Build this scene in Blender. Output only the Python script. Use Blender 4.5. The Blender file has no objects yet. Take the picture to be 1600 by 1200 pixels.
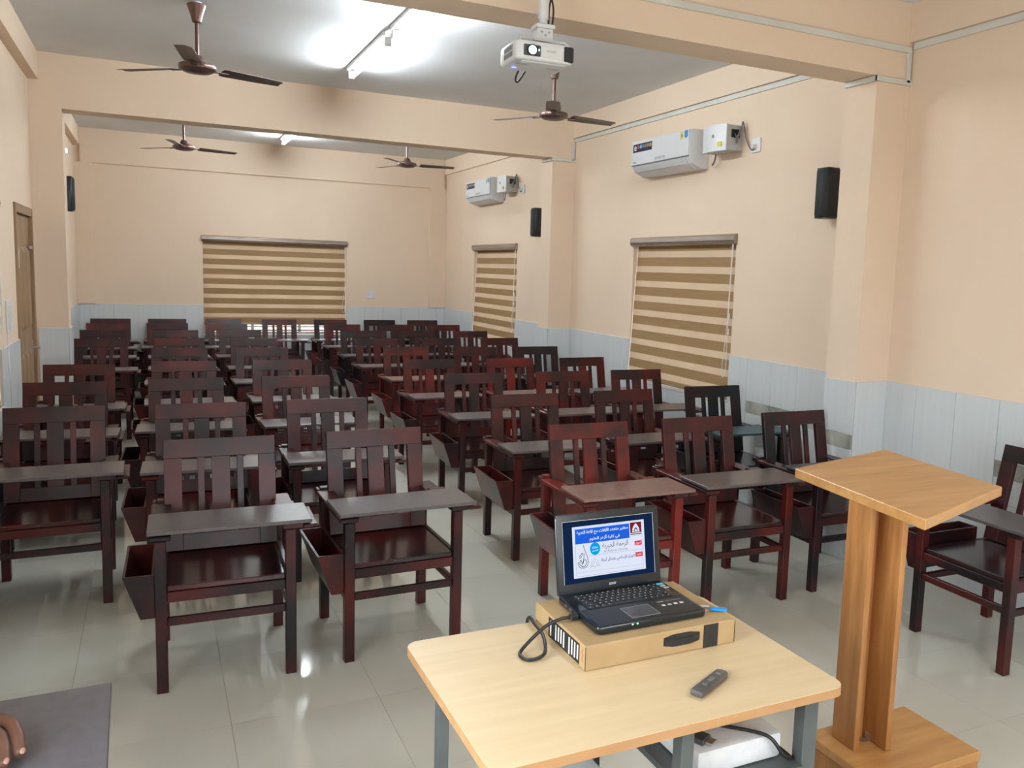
import bpy, bmesh, math, random
from mathutils import Vector, Matrix
random.seed(7)
SC = bpy.context.scene
COL = SC.collection
PI = math.pi

# ------------------------------------------------------------------ camera
cd = bpy.data.cameras.new('camera')
cam = bpy.data.objects.new('camera', cd); COL.objects.link(cam)
cd.sensor_fit = 'HORIZONTAL'; cd.sensor_width = 36.0
cd.lens = 1317.37 * 36.0 / 1600.0
cd.shift_x = (800.0 - 879.83) / 1600.0
cd.shift_y = (577.93 - 600.0) / 1600.0
cd.clip_start = 0.05; cd.clip_end = 300
_r = Vector((0.8993, -0.43609, 0.03295)); _u = Vector((0.0205, 0.11729, 0.99289)); _f = Vector((0.43685, 0.89223, -0.11442))
m = Matrix.Identity(4)
for i in range(3):
    m[i][0] = _r[i]; m[i][1] = _u[i]; m[i][2] = -_f[i]
m[0][3], m[1][3], m[2][3] = 0.0, 0.0, 1.8
cam.matrix_world = m
SC.camera = cam

# ------------------------------------------------------------------ sky, fill light, exposure
W = bpy.data.worlds.new('sky'); SC.world = W; W.use_nodes = True
bg = W.node_tree.nodes['Background']
bg.inputs[0].default_value = (0.86, 0.93, 1.0, 1); bg.inputs[1].default_value = 4.5

def area(name, loc, rot, sx, sy, power, col):
    l = bpy.data.lights.new(name, 'AREA'); l.shape = 'RECTANGLE'; l.size = sx; l.size_y = sy
    l.energy = power; l.color = col
    o = bpy.data.objects.new(name, l); COL.objects.link(o); o.location = loc; o.rotation_euler = rot
    return o
# added fill lights at unseen front bay openings, beside and behind the camera
area('fill_left', (-1.08, 1.2, 1.5), (0, -PI/2, 0), 1.35, 1.8, 72, (0.93, 0.97, 1.0))
area('fill_front', (1.7, -2.68, 1.6), (PI/2, 0, 0), 3.2, 1.5, 18, (0.95, 0.98, 1.0))
TUBE_STRENGTH = 135.0

SC.view_settings.view_transform = 'Standard'
SC.view_settings.look = 'None'
SC.view_settings.gamma = 1.0
SC.view_settings.use_curve_mapping = False
SC.view_settings.exposure = 0.46

# ------------------------------------------------------------------ room numbers (metres)
XR, XL, YB, YF = 4.305, -0.914, 13.289, -2.5
Y1, Y2, BD, CP, CPL = 3.98, 8.658, 0.258, 0.28, 0.245
ZD, ZC, ZB, ZBOND = 1.169, 3.524, 3.065, 3.292
WT = 0.2

# ------------------------------------------------------------------ materials
def mat(name, base=(0.8, 0.8, 0.8), rough=0.5, metal=0.0, spec=0.5, coat=0.0, emit=None, estr=0.0):
    m = bpy.data.materials.new(name); m.use_nodes = True
    b = m.node_tree.nodes['Principled BSDF']
    b.inputs['Base Color'].default_value = (*base, 1); b.inputs['Roughness'].default_value = rough
    b.inputs['Metallic'].default_value = metal; b.inputs['Specular IOR Level'].default_value = spec
    b.inputs['Coat Weight'].default_value = coat; b.inputs['Coat Roughness'].default_value = 0.15
    if emit:
        b.inputs['Emission Color'].default_value = (*emit, 1); b.inputs['Emission Strength'].default_value = estr
    return m

def nodes(m): return m.node_tree.nodes, m.node_tree.links, m.node_tree.nodes['Principled BSDF']

def noise_color(m, c1, c2, scale=5, stretch=(1, 1, 1), detail=4, lo=0.35, hi=0.65, bump=0.0, objcolor=False, rand=False, rough=None):
    """colour noise between c1 and c2 in the object's own coordinates, optional bump"""
    N, L, B = nodes(m)
    tc = N.new('ShaderNodeTexCoord'); mp = N.new('ShaderNodeMapping'); mp.inputs['Scale'].default_value = stretch
    L.new(tc.outputs['Object'], mp.inputs['Vector'])
    src = mp.outputs['Vector']
    if rand or objcolor:
        oi = N.new('ShaderNodeObjectInfo')
    if rand:
        mu = N.new('ShaderNodeMath'); mu.operation = 'MULTIPLY'; mu.inputs[1].default_value = 37.0
        L.new(oi.outputs['Random'], mu.inputs[0])
        ad = N.new('ShaderNodeVectorMath'); ad.operation = 'ADD'
        L.new(src, ad.inputs[0]); L.new(mu.outputs[0], ad.inputs[1]); src = ad.outputs[0]
    nz = N.new('ShaderNodeTexNoise'); nz.inputs['Scale'].default_value = scale; nz.inputs['Detail'].default_value = detail
    L.new(src, nz.inputs['Vector'])
    cr = N.new('ShaderNodeValToRGB')
    cr.color_ramp.elements[0].position = lo; cr.color_ramp.elements[0].color = (*c1, 1)
    cr.color_ramp.elements[1].position = hi; cr.color_ramp.elements[1].color = (*c2, 1)
    L.new(nz.outputs['Fac'], cr.inputs['Fac'])
    out = cr.outputs['Color']
    if objcolor:
        mx = N.new('ShaderNodeMix'); mx.data_type = 'RGBA'; mx.blend_type = 'MULTIPLY'; mx.inputs[0].default_value = 1
        L.new(out, mx.inputs[6]); L.new(oi.outputs['Color'], mx.inputs[7]); out = mx.outputs[2]
    L.new(out, B.inputs['Base Color'])
    if bump:
        bp = N.new('ShaderNodeBump'); bp.inputs['Strength'].default_value = bump; bp.inputs['Distance'].default_value = 0.002
        n2 = N.new('ShaderNodeTexNoise'); n2.inputs['Scale'].default_value = 90; n2.inputs['Detail'].default_value = 5
        L.new(mp.outputs['Vector'], n2.inputs['Vector'])
        L.new(n2.outputs['Fac'], bp.inputs['Height']); L.new(bp.outputs['Normal'], B.inputs['Normal'])
    return m

M = {}
M['wall'] = noise_color(mat('peach_wall_paint', rough=0.75, spec=0.25), (0.775, 0.615, 0.475), (0.80, 0.64, 0.495), 1.2, bump=0.25)
M['ceiling'] = noise_color(mat('white_ceiling_plaster', rough=0.9, spec=0.1), (0.74, 0.75, 0.76), (0.79, 0.80, 0.81), 1.5, bump=0.3)
M['dado'] = noise_color(mat('pale_blue_grey_tile', rough=0.35), (0.60, 0.635, 0.65), (0.63, 0.665, 0.68), 3.0, (14, 14, 0.5), rand=True)
M['grout'] = noise_color(mat('tile_grout', rough=0.9), (0.42, 0.46, 0.48), (0.5, 0.53, 0.55), 8)
M['stone'] = noise_color(mat('grey_stone_strip', rough=0.5), (0.20, 0.21, 0.19), (0.46, 0.46, 0.41), 7, detail=8)
M['floor'] = noise_color(mat('polished_floor_tile', rough=0.07, spec=0.7), (0.60, 0.59, 0.52), (0.65, 0.64, 0.565), 2.0, rand=True)
M['joint'] = mat('floor_joint', (0.50, 0.49, 0.43), 0.8)
M['trunk'] = noise_color(mat('white_cable_trunking', rough=0.5), (0.62, 0.61, 0.56), (0.68, 0.67, 0.62), 3)
M['cwood'] = noise_color(mat('mahogany_chair_wood', rough=0.36, spec=0.35, coat=0.08), (0.012, 0.007, 0.009), (0.088, 0.0095, 0.008), 3.2, detail=3, lo=0.38, hi=0.66, objcolor=True, rand=True)
M['cseat'] = noise_color(mat('polished_mahogany_seat', rough=0.2, spec=0.5, coat=0.2), (0.014, 0.008, 0.010), (0.075, 0.0095, 0.008), 3.2, detail=3, lo=0.38, hi=0.66, objcolor=True, rand=True)
M['tablet'] = noise_color(mat('dark_brown_tablet_board', rough=0.34, spec=0.6), (0.100, 0.085, 0.086), (0.125, 0.105, 0.105), 30, objcolor=True, rand=True)
def wood(name, c1, c2, scale, stretch, rough=0.45, coat=0.1):
    return noise_color(mat(name, rough=rough, coat=coat), c1, c2, scale, stretch, detail=6, lo=0.3, hi=0.72)
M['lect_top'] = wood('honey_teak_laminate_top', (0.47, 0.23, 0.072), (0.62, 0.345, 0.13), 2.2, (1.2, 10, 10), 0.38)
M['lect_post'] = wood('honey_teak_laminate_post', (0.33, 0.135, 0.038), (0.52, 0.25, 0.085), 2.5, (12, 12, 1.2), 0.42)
M['beech'] = wood('beech_laminate', (0.64, 0.485, 0.285), (0.71, 0.555, 0.345), 2.2, (1.0, 14, 14), 0.40, 0.0)
M['beech_edge'] = wood('brown_edge_band', (0.44, 0.235, 0.10), (0.52, 0.29, 0.13), 3, (2, 10, 10), 0.5, 0.0)
M['steel'] = noise_color(mat('grey_painted_steel', rough=0.4, metal=0.2), (0.085, 0.10, 0.10), (0.11, 0.13, 0.13), 6)
M['card'] = noise_color(mat('brown_cardboard', rough=0.85, spec=0.15), (0.40, 0.275, 0.14), (0.46, 0.32, 0.17), 9)
M['black'] = noise_color(mat('black_plastic', rough=0.42), (0.010, 0.012, 0.014), (0.016, 0.018, 0.02), 20)
M['blackgloss'] = noise_color(mat('glossy_black_plastic', rough=0.16, spec=0.6), (0.008, 0.012, 0.016), (0.013, 0.017, 0.022), 5)
M['key'] = noise_color(mat('black_key_cap', rough=0.5), (0.014, 0.015, 0.017), (0.02, 0.021, 0.023), 30)
M['darkgrey'] = noise_color(mat('dark_grey_plastic', rough=0.4), (0.05, 0.05, 0.055), (0.08, 0.08, 0.085), 25)
M['white'] = noise_color(mat('white_plastic', rough=0.35), (0.70, 0.72, 0.74), (0.74, 0.76, 0.78), 4)
M['white2'] = noise_color(mat('white_painted_metal', rough=0.4), (0.66, 0.68, 0.69), (0.72, 0.73, 0.74), 5)
M['greyplastic'] = noise_color(mat('light_grey_plastic', rough=0.4), (0.46, 0.48, 0.49), (0.52, 0.54, 0.55), 5)
M['vent'] = noise_color(mat('grey_vent', rough=0.5), (0.18, 0.19, 0.20), (0.22, 0.23, 0.24), 8)
M['fan'] = noise_color(mat('brown_fan_enamel', rough=0.35, spec=0.5), (0.055, 0.030, 0.025), (0.085, 0.045, 0.038), 6)
M['fanhub'] = noise_color(mat('copper_brown_fan_motor', rough=0.3, metal=0.35), (0.11, 0.06, 0.05), (0.15, 0.085, 0.07), 6)
M['speaker'] = noise_color(mat('charcoal_speaker_cloth', rough=0.75), (0.014, 0.017, 0.02), (0.024, 0.028, 0.032), 60, bump=0.3)
M['door'] = noise_color(mat('brown_door_wood', rough=0.5), (0.22, 0.13, 0.065), (0.33, 0.205, 0.11), 2.5, (10, 10, 1))
M['cement'] = noise_color(mat('rough_cement', rough=0.95), (0.22, 0.17, 0.11), (0.42, 0.33, 0.22), 14, bump=0.5)
M['metal'] = noise_color(mat('dull_chrome', rough=0.3, metal=0.9), (0.45, 0.46, 0.47), (0.6, 0.6, 0.6), 8)
M['cassette'] = noise_color(mat('bronze_blind_cassette', rough=0.25, metal=0.55), (0.32, 0.255, 0.215), (0.38, 0.31, 0.265), 3)
M['cord'] = mat('white_cord', (0.75, 0.74, 0.72), 0.5)
M['cable'] = mat('black_cable', (0.012, 0.012, 0.013), 0.45)
M['greycable'] = mat('grey_cable', (0.16, 0.16, 0.15), 0.5)
M['foam'] = noise_color(mat('white_packing_foam', rough=0.9, spec=0.1), (0.72, 0.76, 0.80), (0.80, 0.83, 0.86), 30, bump=0.4)
M['blue'] = mat('blue_plastic', (0.02, 0.26, 0.75), 0.35)
M['skin'] = noise_color(mat('brown_skin', rough=0.5), (0.11, 0.048, 0.030), (0.165, 0.075, 0.048), 12)
M['nail'] = mat('finger_nail', (0.40, 0.24, 0.18), 0.3)
M['shirt'] = noise_color(mat('green_shirt_cloth', rough=0.85), (0.02, 0.05, 0.035), (0.035, 0.075, 0.05), 30)
M['trouser'] = noise_color(mat('dark_trouser_cloth', rough=0.85), (0.012, 0.014, 0.02), (0.02, 0.022, 0.03), 30)
M['hair'] = noise_color(mat('black_hair', rough=0.6), (0.006, 0.005, 0.005), (0.015, 0.012, 0.011), 60)
M['eye'] = mat('eye_white', (0.75, 0.73, 0.7), 0.3)
M['ground'] = noise_color(mat('outside_ground', rough=0.95), (0.22, 0.17, 0.12), (0.32, 0.26, 0.19), 0.6)
M['redframe'] = noise_color(mat('red_oxide_window_bar', rough=0.5), (0.26, 0.055, 0.035), (0.34, 0.08, 0.05), 6)
M['winframe'] = noise_color(mat('white_window_frame', rough=0.45), (0.62, 0.58, 0.55), (0.7, 0.66, 0.62), 5)
M['usbgreen'] = mat('green_indicator_light', (0.1, 0.8, 0.2), 0.4, emit=(0.2, 1.0, 0.3), estr=2.5)

def fabric(name, c1, c2, transl, trans_w, scale, stretch):
    m = bpy.data.materials.new(name); m.use_nodes = True
    N, L = m.node_tree.nodes, m.node_tree.links
    N.remove(N['Principled BSDF']); out = N['Material Output']
    tc = N.new('ShaderNodeTexCoord'); mp = N.new('ShaderNodeMapping'); mp.inputs['Scale'].default_value = stretch
    nz = N.new('ShaderNodeTexNoise'); nz.inputs['Scale'].default_value = scale; nz.inputs['Detail'].default_value = 6
    cr = N.new('ShaderNodeValToRGB')
    cr.color_ramp.elements[0].position = 0.3; cr.color_ramp.elements[0].color = (*c1, 1)
    cr.color_ramp.elements[1].position = 0.7; cr.color_ramp.elements[1].color = (*c2, 1)
    d = N.new('ShaderNodeBsdfDiffuse'); t = N.new('ShaderNodeBsdfTranslucent'); t.inputs[0].default_value = (*transl, 1)
    mx = N.new('ShaderNodeMixShader'); mx.inputs[0].default_value = trans_w
    L.new(tc.outputs['Object'], mp.inputs['Vector']); L.new(mp.outputs['Vector'], nz.inputs['Vector'])
    L.new(nz.outputs['Fac'], cr.inputs['Fac']); L.new(cr.outputs['Color'], d.inputs[0])
    L.new(d.outputs[0], mx.inputs[1]); L.new(t.outputs[0], mx.inputs[2]); L.new(mx.outputs[0], out.inputs['Surface'])
    return m
M['band'] = fabric('brown_blind_fabric', (0.33, 0.215, 0.11), (0.43, 0.29, 0.16), (0.40, 0.24, 0.11), 0.18, 3, (1.2, 1, 60))
M['sheer'] = fabric('cream_sheer_fabric', (0.58, 0.48, 0.37), (0.66, 0.55, 0.43), (0.74, 0.60, 0.46), 0.40, 2, (1.5, 1, 2))

def glass_mat(name, tint=(0.96, 0.98, 0.98), gl=0.06, rough=0.02):
    m = bpy.data.materials.new(name); m.use_nodes = True
    N, L = m.node_tree.nodes, m.node_tree.links
    N.remove(N['Principled BSDF']); out = N['Material Output']
    a = N.new('ShaderNodeBsdfTransparent'); a.inputs[0].default_value = (*tint, 1)
    g = N.new('ShaderNodeBsdfGlossy'); g.inputs['Roughness'].default_value = rough
    mx = N.new('ShaderNodeMixShader'); mx.inputs[0].default_value = gl
    L.new(a.outputs[0], mx.inputs[1]); L.new(g.outputs[0], mx.inputs[2]); L.new(mx.outputs[0], out.inputs['Surface'])
    return m
M['glass'] = glass_mat('window_glass')
M['wrap'] = glass_mat('clear_plastic_wrap', (0.99, 0.99, 0.99), 0.10, 0.12)

def emis(name, c, s):
    m = bpy.data.materials.new(name); m.use_nodes = True
    N, L = m.node_tree.nodes, m.node_tree.links
    N.remove(N['Principled BSDF']); e = N.new('ShaderNodeEmission')
    e.inputs[0].default_value = (*c, 1); e.inputs[1].default_value = s
    L.new(e.outputs[0], N['Material Output'].inputs['Surface'])
    return m
M['tube'] = emis('lit_fluorescent_tube', (0.86, 0.95, 1.0), TUBE_STRENGTH)
M['tubeend'] = emis('pink_tube_end_glow', (1.0, 0.42, 0.30), 6.0)
M['lens_glow'] = emis('lit_projector_lens', (0.42, 0.82, 1.0), 5.0)
M['led_blue'] = emis('blue_led', (0.12, 0.2, 1.0), 3.0)
M['lamp_blue'] = emis('small_lit_lamp', (0.7, 0.85, 1.0), 4.0)
M['s_white'] = emis('screen_white', (0.74, 0.80, 0.95), 0.72)
M['s_dark'] = emis('screen_dark_blue', (0.006, 0.018, 0.055), 0.8)
M['s_blue'] = emis('screen_blue', (0.012, 0.10, 0.62), 0.9)
M['s_cyan'] = emis('screen_cyan', (0.0, 0.30, 0.72), 0.9)
M['s_red'] = emis('screen_red', (0.62, 0.03, 0.06), 0.9)
M['s_maroon'] = emis('screen_maroon', (0.17, 0.012, 0.02), 0.9)
M['s_ink'] = emis('screen_ink', (0.02, 0.02, 0.03), 0.6)
M['s_grey'] = emis('screen_grey_ink', (0.25, 0.26, 0.30), 0.8)
M['s_navy'] = emis('screen_navy_ink', (0.06, 0.05, 0.30), 0.8)
M['s_line'] = emis('screen_line', (0.30, 0.36, 0.46), 0.8)
M['inkwhite'] = mat('white_print', (0.72, 0.74, 0.76), 0.6)
M['inkgrey'] = mat('grey_print', (0.25, 0.26, 0.28), 0.6)
M['inkdark'] = mat('dark_navy_print', (0.015, 0.015, 0.06), 0.5)
M['inkblack'] = mat('black_print', (0.02, 0.018, 0.017), 0.7)
M['stk_yellow'] = mat('yellow_sticker', (0.72, 0.62, 0.10), 0.5)
M['stk_blue'] = mat('blue_sticker', (0.05, 0.25, 0.55), 0.5)
M['stk_red'] = mat('red_sticker', (0.55, 0.10, 0.08), 0.5)
M['stk_green'] = mat('green_sticker', (0.10, 0.38, 0.15), 0.5)
M['stk_orange'] = mat('orange_sticker', (0.7, 0.30, 0.08), 0.5)
M['stk_cyan'] = mat('cyan_sticker', (0.10, 0.5, 0.65), 0.5)

# ------------------------------------------------------------------ mesh helpers
class MB:
    def __init__(s): s.v = []; s.f = []
    def add(s, vs, fs):
        n = len(s.v); s.v += [tuple(p) for p in vs]; s.f += [tuple(i + n for i in f) for f in fs]; return s
    def box(s, x0, x1, y0, y1, z0, z1):
        return s.add([(x0,y0,z0),(x1,y0,z0),(x1,y1,z0),(x0,y1,z0),(x0,y0,z1),(x1,y0,z1),(x1,y1,z1),(x0,y1,z1)],
                     [(0,3,2,1),(4,5,6,7),(0,1,5,4),(1,2,6,5),(2,3,7,6),(3,0,4,7)])
    def hexa(s, p):  # 8 points: bottom 4 ccw, top 4 ccw
        return s.add(p, [(0,3,2,1),(4,5,6,7),(0,1,5,4),(1,2,6,5),(2,3,7,6),(3,0,4,7)])
    def prism(s, poly, axis, a, b):
        """poly in the two other axes (cyclic order y,z / z,x / x,y for axis x/y/z)"""
        n = len(poly)
        def P(u, w, t):
            return {'x': (t, u, w), 'y': (w, t, u), 'z': (u, w, t)}[axis]
        vs = [P(u, w, a) for u, w in poly] + [P(u, w, b) for u, w in poly]
        fs = [tuple(reversed(range(n))), tuple(range(n, 2*n))] + [(i, (i+1) % n, n + (i+1) % n, n + i) for i in range(n)]
        return s.add(vs, fs)
    def cyl(s, p0, p1, r0, r1=None, n=16):
        r1 = r0 if r1 is None else r1
        p0, p1 = Vector(p0), Vector(p1); d = (p1 - p0).normalized()
        a = d.orthogonal().normalized(); b = d.cross(a)
        vs = []
        for p, r in ((p0, r0), (p1, r1)):
            for i in range(n):
                t = 2*PI*i/n; vs.append(p + a*(r*math.cos(t)) + b*(r*math.sin(t)))
        return s.add(vs, [tuple(reversed(range(n))), tuple(range(n, 2*n))] + [(i, (i+1) % n, n+(i+1) % n, n+i) for i in range(n)])
    def lathe(s, prof, c=(0, 0, 0), n=24):
        vs = []; fs = []; k = len(prof)
        for i in range(n):
            t = 2*PI*i/n
            for r, z in prof: vs.append((c[0]+r*math.cos(t), c[1]+r*math.sin(t), c[2]+z))
        for i in range(n):
            j = (i+1) % n
            for q in range(k-1): fs.append((i*k+q, j*k+q, j*k+q+1, i*k+q+1))
        fs.append(tuple(i*k for i in reversed(range(n)))); fs.append(tuple(i*k+k-1 for i in range(n)))
        return s.add(vs, fs)
    def tube(s, pts, r, n=8):
        pts = [Vector(p) for p in pts]; vs = []; fs = []; a = None
        for i, p in enumerate(pts):
            d = (pts[min(i+1, len(pts)-1)] - pts[max(i-1, 0)]).normalized()
            a = d.orthogonal().normalized() if a is None else (a - d*a.dot(d)).normalized()
            b = d.cross(a)
            for j in range(n):
                t = 2*PI*j/n; vs.append(p + a*(r*math.cos(t)) + b*(r*math.sin(t)))
        for i in range(len(pts)-1):
            for j in range(n):
                k = (j+1) % n; fs.append((i*n+j, i*n+k, (i+1)*n+k, (i+1)*n+j))
        fs.append(tuple(reversed(range(n)))); fs.append(tuple((len(pts)-1)*n + j for j in range(n)))
        return s.add(vs, fs)
    def mesh(s, name, material, bevel=0.0, smooth=False, segs=1):
        me = bpy.data.meshes.new(name); me.from_pydata(s.v, [], s.f)
        bm = bmesh.new(); bm.from_mesh(me)
        bmesh.ops.recalc_face_normals(bm, faces=bm.faces)
        if bevel:
            es = [e for e in bm.edges if len(e.link_faces) == 2 and e.calc_face_angle(0) > 0.5]
            bmesh.ops.bevel(bm, geom=es, offset=bevel, segments=segs, profile=0.5, affect='EDGES', clamp_overlap=True)
        bm.to_mesh(me); bm.free()
        if smooth:
            for p in me.polygons: p.use_smooth = True
            me.set_sharp_from_angle(angle=0.7)
        me.materials.append(M[material] if isinstance(material, str) else material)
        return me
    def build(s, name, material, parent=None, bevel=0.0, smooth=False, segs=1, loc=None):
        return link(name, s.mesh(name, material, bevel, smooth, segs), parent, loc)

def link(name, me, parent=None, loc=None, rot=None):
    o = bpy.data.objects.new(name, me); COL.objects.link(o)
    if parent is not None: o.parent = parent
    if loc is not None: o.location = loc
    if rot is not None: o.rotation_euler = rot
    return o
def box(name, material, parent, x0, x1, y0, y1, z0, z1, bevel=0.0, segs=1):
    return MB().box(x0, x1, y0, y1, z0, z1).build(name, material, parent, bevel, segs=segs)
def tag(o, label=None, cat=None, group=None, kind=None):
    if label: o['label'] = label
    if cat: o['category'] = cat
    if group: o['group'] = group
    if kind: o['kind'] = kind
    return o
def thing(name, label, cat, loc=(0, 0, 0), rz=0.0, group=None, kind=None):
    o = bpy.data.objects.new(name, None); COL.objects.link(o); o.location = loc; o.rotation_euler = (0, 0, rz)
    o.empty_display_size = 0.1
    return tag(o, label, cat, group, kind)
def spline(pts, n=8):
    """Catmull-Rom through the points"""
    P = [Vector(p) for p in pts]; P = [P[0]*2 - P[1]] + P + [P[-1]*2 - P[-2]]; out = []
    for i in range(1, len(P)-2):
        for k in range(n):
            t = k/n; a, b, c, d = P[i-1], P[i], P[i+1], P[i+2]
            out.append(0.5*((2*b) + (c-a)*t + (2*a-5*b+4*c-d)*t*t + (3*b-a-3*c+d)*t**3))
    out.append(P[-2]); return out

# Arabic letters: isolated, final, initial, medial
AR = {'ا': (0xFE8D, 0xFE8E), 'أ': (0xFE83, 0xFE84), 'إ': (0xFE87, 0xFE88), 'ب': (0xFE8F, 0xFE90, 0xFE91, 0xFE92), 'ة': (0xFE93, 0xFE94),
      'ت': (0xFE95, 0xFE96, 0xFE97, 0xFE98), 'ح': (0xFEA1, 0xFEA2, 0xFEA3, 0xFEA4), 'خ': (0xFEA5, 0xFEA6, 0xFEA7, 0xFEA8), 'د': (0xFEA9, 0xFEAA),
      'ذ': (0xFEAB, 0xFEAC), 'ر': (0xFEAD, 0xFEAE), 'ز': (0xFEAF, 0xFEB0), 'س': (0xFEB1, 0xFEB2, 0xFEB3, 0xFEB4), 'ش': (0xFEB5, 0xFEB6, 0xFEB7, 0xFEB8),
      'ع': (0xFEC9, 0xFECA, 0xFECB, 0xFECC), 'غ': (0xFECD, 0xFECE, 0xFECF, 0xFED0), 'ف': (0xFED1, 0xFED2, 0xFED3, 0xFED4), 'ق': (0xFED5, 0xFED6, 0xFED7, 0xFED8),
      'ك': (0xFED9, 0xFEDA, 0xFEDB, 0xFEDC), 'ل': (0xFEDD, 0xFEDE, 0xFEDF, 0xFEE0), 'م': (0xFEE1, 0xFEE2, 0xFEE3, 0xFEE4), 'ن': (0xFEE5, 0xFEE6, 0xFEE7, 0xFEE8),
      'ه': (0xFEE9, 0xFEEA, 0xFEEB, 0xFEEC), 'و': (0xFEED, 0xFEEE), 'ي': (0xFEF1, 0xFEF2, 0xFEF3, 0xFEF4),
      '\u0001': (0xFEFB, 0xFEFC), '\u0002': (0xFEF9, 0xFEFA)}
def arabic(t):
    t = t.replace('لا', '\u0001').replace('لإ', '\u0002'); out = []
    for i, c in enumerate(t):
        f = AR.get(c)
        if not f: out.append(c); continue
        pv = i > 0 and len(AR.get(t[i-1], ())) == 4
        nx = i+1 < len(t) and t[i+1] in AR and len(f) == 4
        out.append(chr(f[3] if pv and nx else f[1] if pv else f[2] if nx else f[0]))
    return ''.join(reversed(out))
def text(name, body, material, parent, origin, right, up, width=None, height=None, center=True, bold=0.0, shear=0.0):
    """flat lettering laid on a surface: origin is the centre, right/up are the writing directions"""
    c = bpy.data.curves.new('lettering', 'FONT'); c.body = body; c.size = 1.0; c.offset = bold; c.shear = shear; c.resolution_u = 3
    t = bpy.data.objects.new('lettering', c); COL.objects.link(t)
    bpy.context.view_layer.update()
    me = bpy.data.meshes.new_from_object(t.evaluated_get(bpy.context.evaluated_depsgraph_get()))
    bpy.data.objects.remove(t); bpy.data.curves.remove(c)
    xs = [v.co.x for v in me.vertices]; ys = [v.co.y for v in me.vertices]
    w, h = max(xs)-min(xs), max(ys)-min(ys)
    sx = width/w if width else height/h; sy = height/h if height else sx
    cx, cy = (max(xs)+min(xs))/2, (max(ys)+min(ys))/2
    R, U, O = Vector(right).normalized(), Vector(up).normalized(), Vector(origin)
    for v in me.vertices:
        v.co = O + R*((v.co.x-cx)*sx) + U*((v.co.y-cy)*sy)
    me.materials.clear(); me.materials.append(M[material]); me.name = name
    return link(name, me, parent)

def wall_mesh(name, material, mapf, u0, u1, z0, z1, t0, t1, holes):
    """a wall slab with rectangular holes; mapf(u, t) -> (x, y)"""
    us = sorted({u0, u1, *[h[0] for h in holes], *[h[1] for h in holes]}); zs = sorted({z0, z1, *[h[2] for h in holes], *[h[3] for h in holes]})
    b = MB()
    for i in range(len(us)-1):
        for j in range(len(zs)-1):
            uc, zc = (us[i]+us[i+1])/2, (zs[j]+zs[j+1])/2
            if any(h[0] < uc < h[1] and h[2] < zc < h[3] for h in holes): continue
            (xa, ya), (xb, yb) = mapf(us[i], t0), mapf(us[i+1], t1)
            b.box(min(xa, xb), max(xa, xb), min(ya, yb), max(ya, yb), zs[j], zs[j+1])
    me = b.mesh(name, material)
    bm = bmesh.new(); bm.from_mesh(me); bmesh.ops.remove_doubles(bm, verts=bm.verts, dist=1e-5)
    seen = {}
    for f in list(bm.faces):
        k = tuple(sorted(v.index for v in f.verts)); seen.setdefault(k, []).append(f)
    bmesh.ops.delete(bm, geom=[f for fs in seen.values() if len(fs) > 1 for f in fs], context='FACES')
    bm.to_mesh(me); bm.free()
    return me

# ------------------------------------------------------------------ setting
ZW0, ZW1 = 0.78, 2.165
win_right = [(5.65, 7.29), (10.27, 11.91)]
win_left = [(4.98, 6.62), (0.3, 2.1)]
floor = tag(box('floor', 'joint', None, XL-WT, XR+WT, YF-WT, YB+WT, -0.2, -0.009), 'polished beige grey tiled classroom floor', None, kind='structure')
nx_, ny_ = 9, 27
tw, tl = (XR-XL)/nx_, (YB-YF)/ny_
tme = MB().box(-tw/2+0.0006, tw/2-0.0006, -tl/2+0.0006, tl/2-0.0006, -0.009, 0.0).mesh('floor_tile', 'floor')
for i in range(nx_):
    for j in range(ny_):
        link('tile', tme, floor, (XL+tw*(i+0.5), YF+tl*(j+0.5), 0))

wr = tag(link('wall_right', wall_mesh('wall_right', 'wall', lambda u, t: (XR+t, u), YF-WT, YB+WT, -0.1, ZC+0.15, 0, WT, [(a, b, ZW0, ZW1) for a, b in win_right])), 'peach painted right wall above a tiled dado', None, kind='structure')
DOOR = (7.51, 8.52, 0.0, 2.19)
wl = tag(link('wall_left', wall_mesh('wall_left', 'wall', lambda u, t: (XL-t, u), YF-WT, YB+WT, -0.1, ZC+0.15, 0, WT, [(a, b, ZW0, ZW1) for a, b in win_left] + [DOOR])), 'peach painted left wall with the brown door', None, kind='structure')
wb = tag(link('wall_back', wall_mesh('wall_back', 'wall', lambda u, t: (u, YB+t), XL, XR, -0.1, ZC+0.15, 0, WT, [(0.67, 2.71, 0.72, ZW1+0.005)])), 'peach painted back wall with the widest blind', None, kind='structure')
wf = tag(link('wall_front', wall_mesh('wall_front', 'wall', lambda u, t: (u, YF-t), XL, XR, -0.1, ZC+0.15, 0, WT, [(0.1, 3.3, 0.85, 2.35)])), 'peach painted front wall behind the camera', None, kind='structure')
ceil_ = tag(box('ceiling', 'ceiling', None, XL, XR, YF, YB, ZC, ZC+0.15), 'white plaster ceiling crossed by peach beams', None, kind='structure')
for y in (Y1, Y2):
    box('beam', 'wall', ceil_, XL+0.001, XR-0.001, y, y+BD, ZB, ZC-0.0005)
    box('column', 'wall', wr, XR-CP, XR-0.0005, y-0.0008, y+BD+0.0008, 0, ZB)
    box('column', 'wall', wl, XL+0.0005, XL+CPL, y-0.0008, y+BD+0.0008, 0, ZB)
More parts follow.
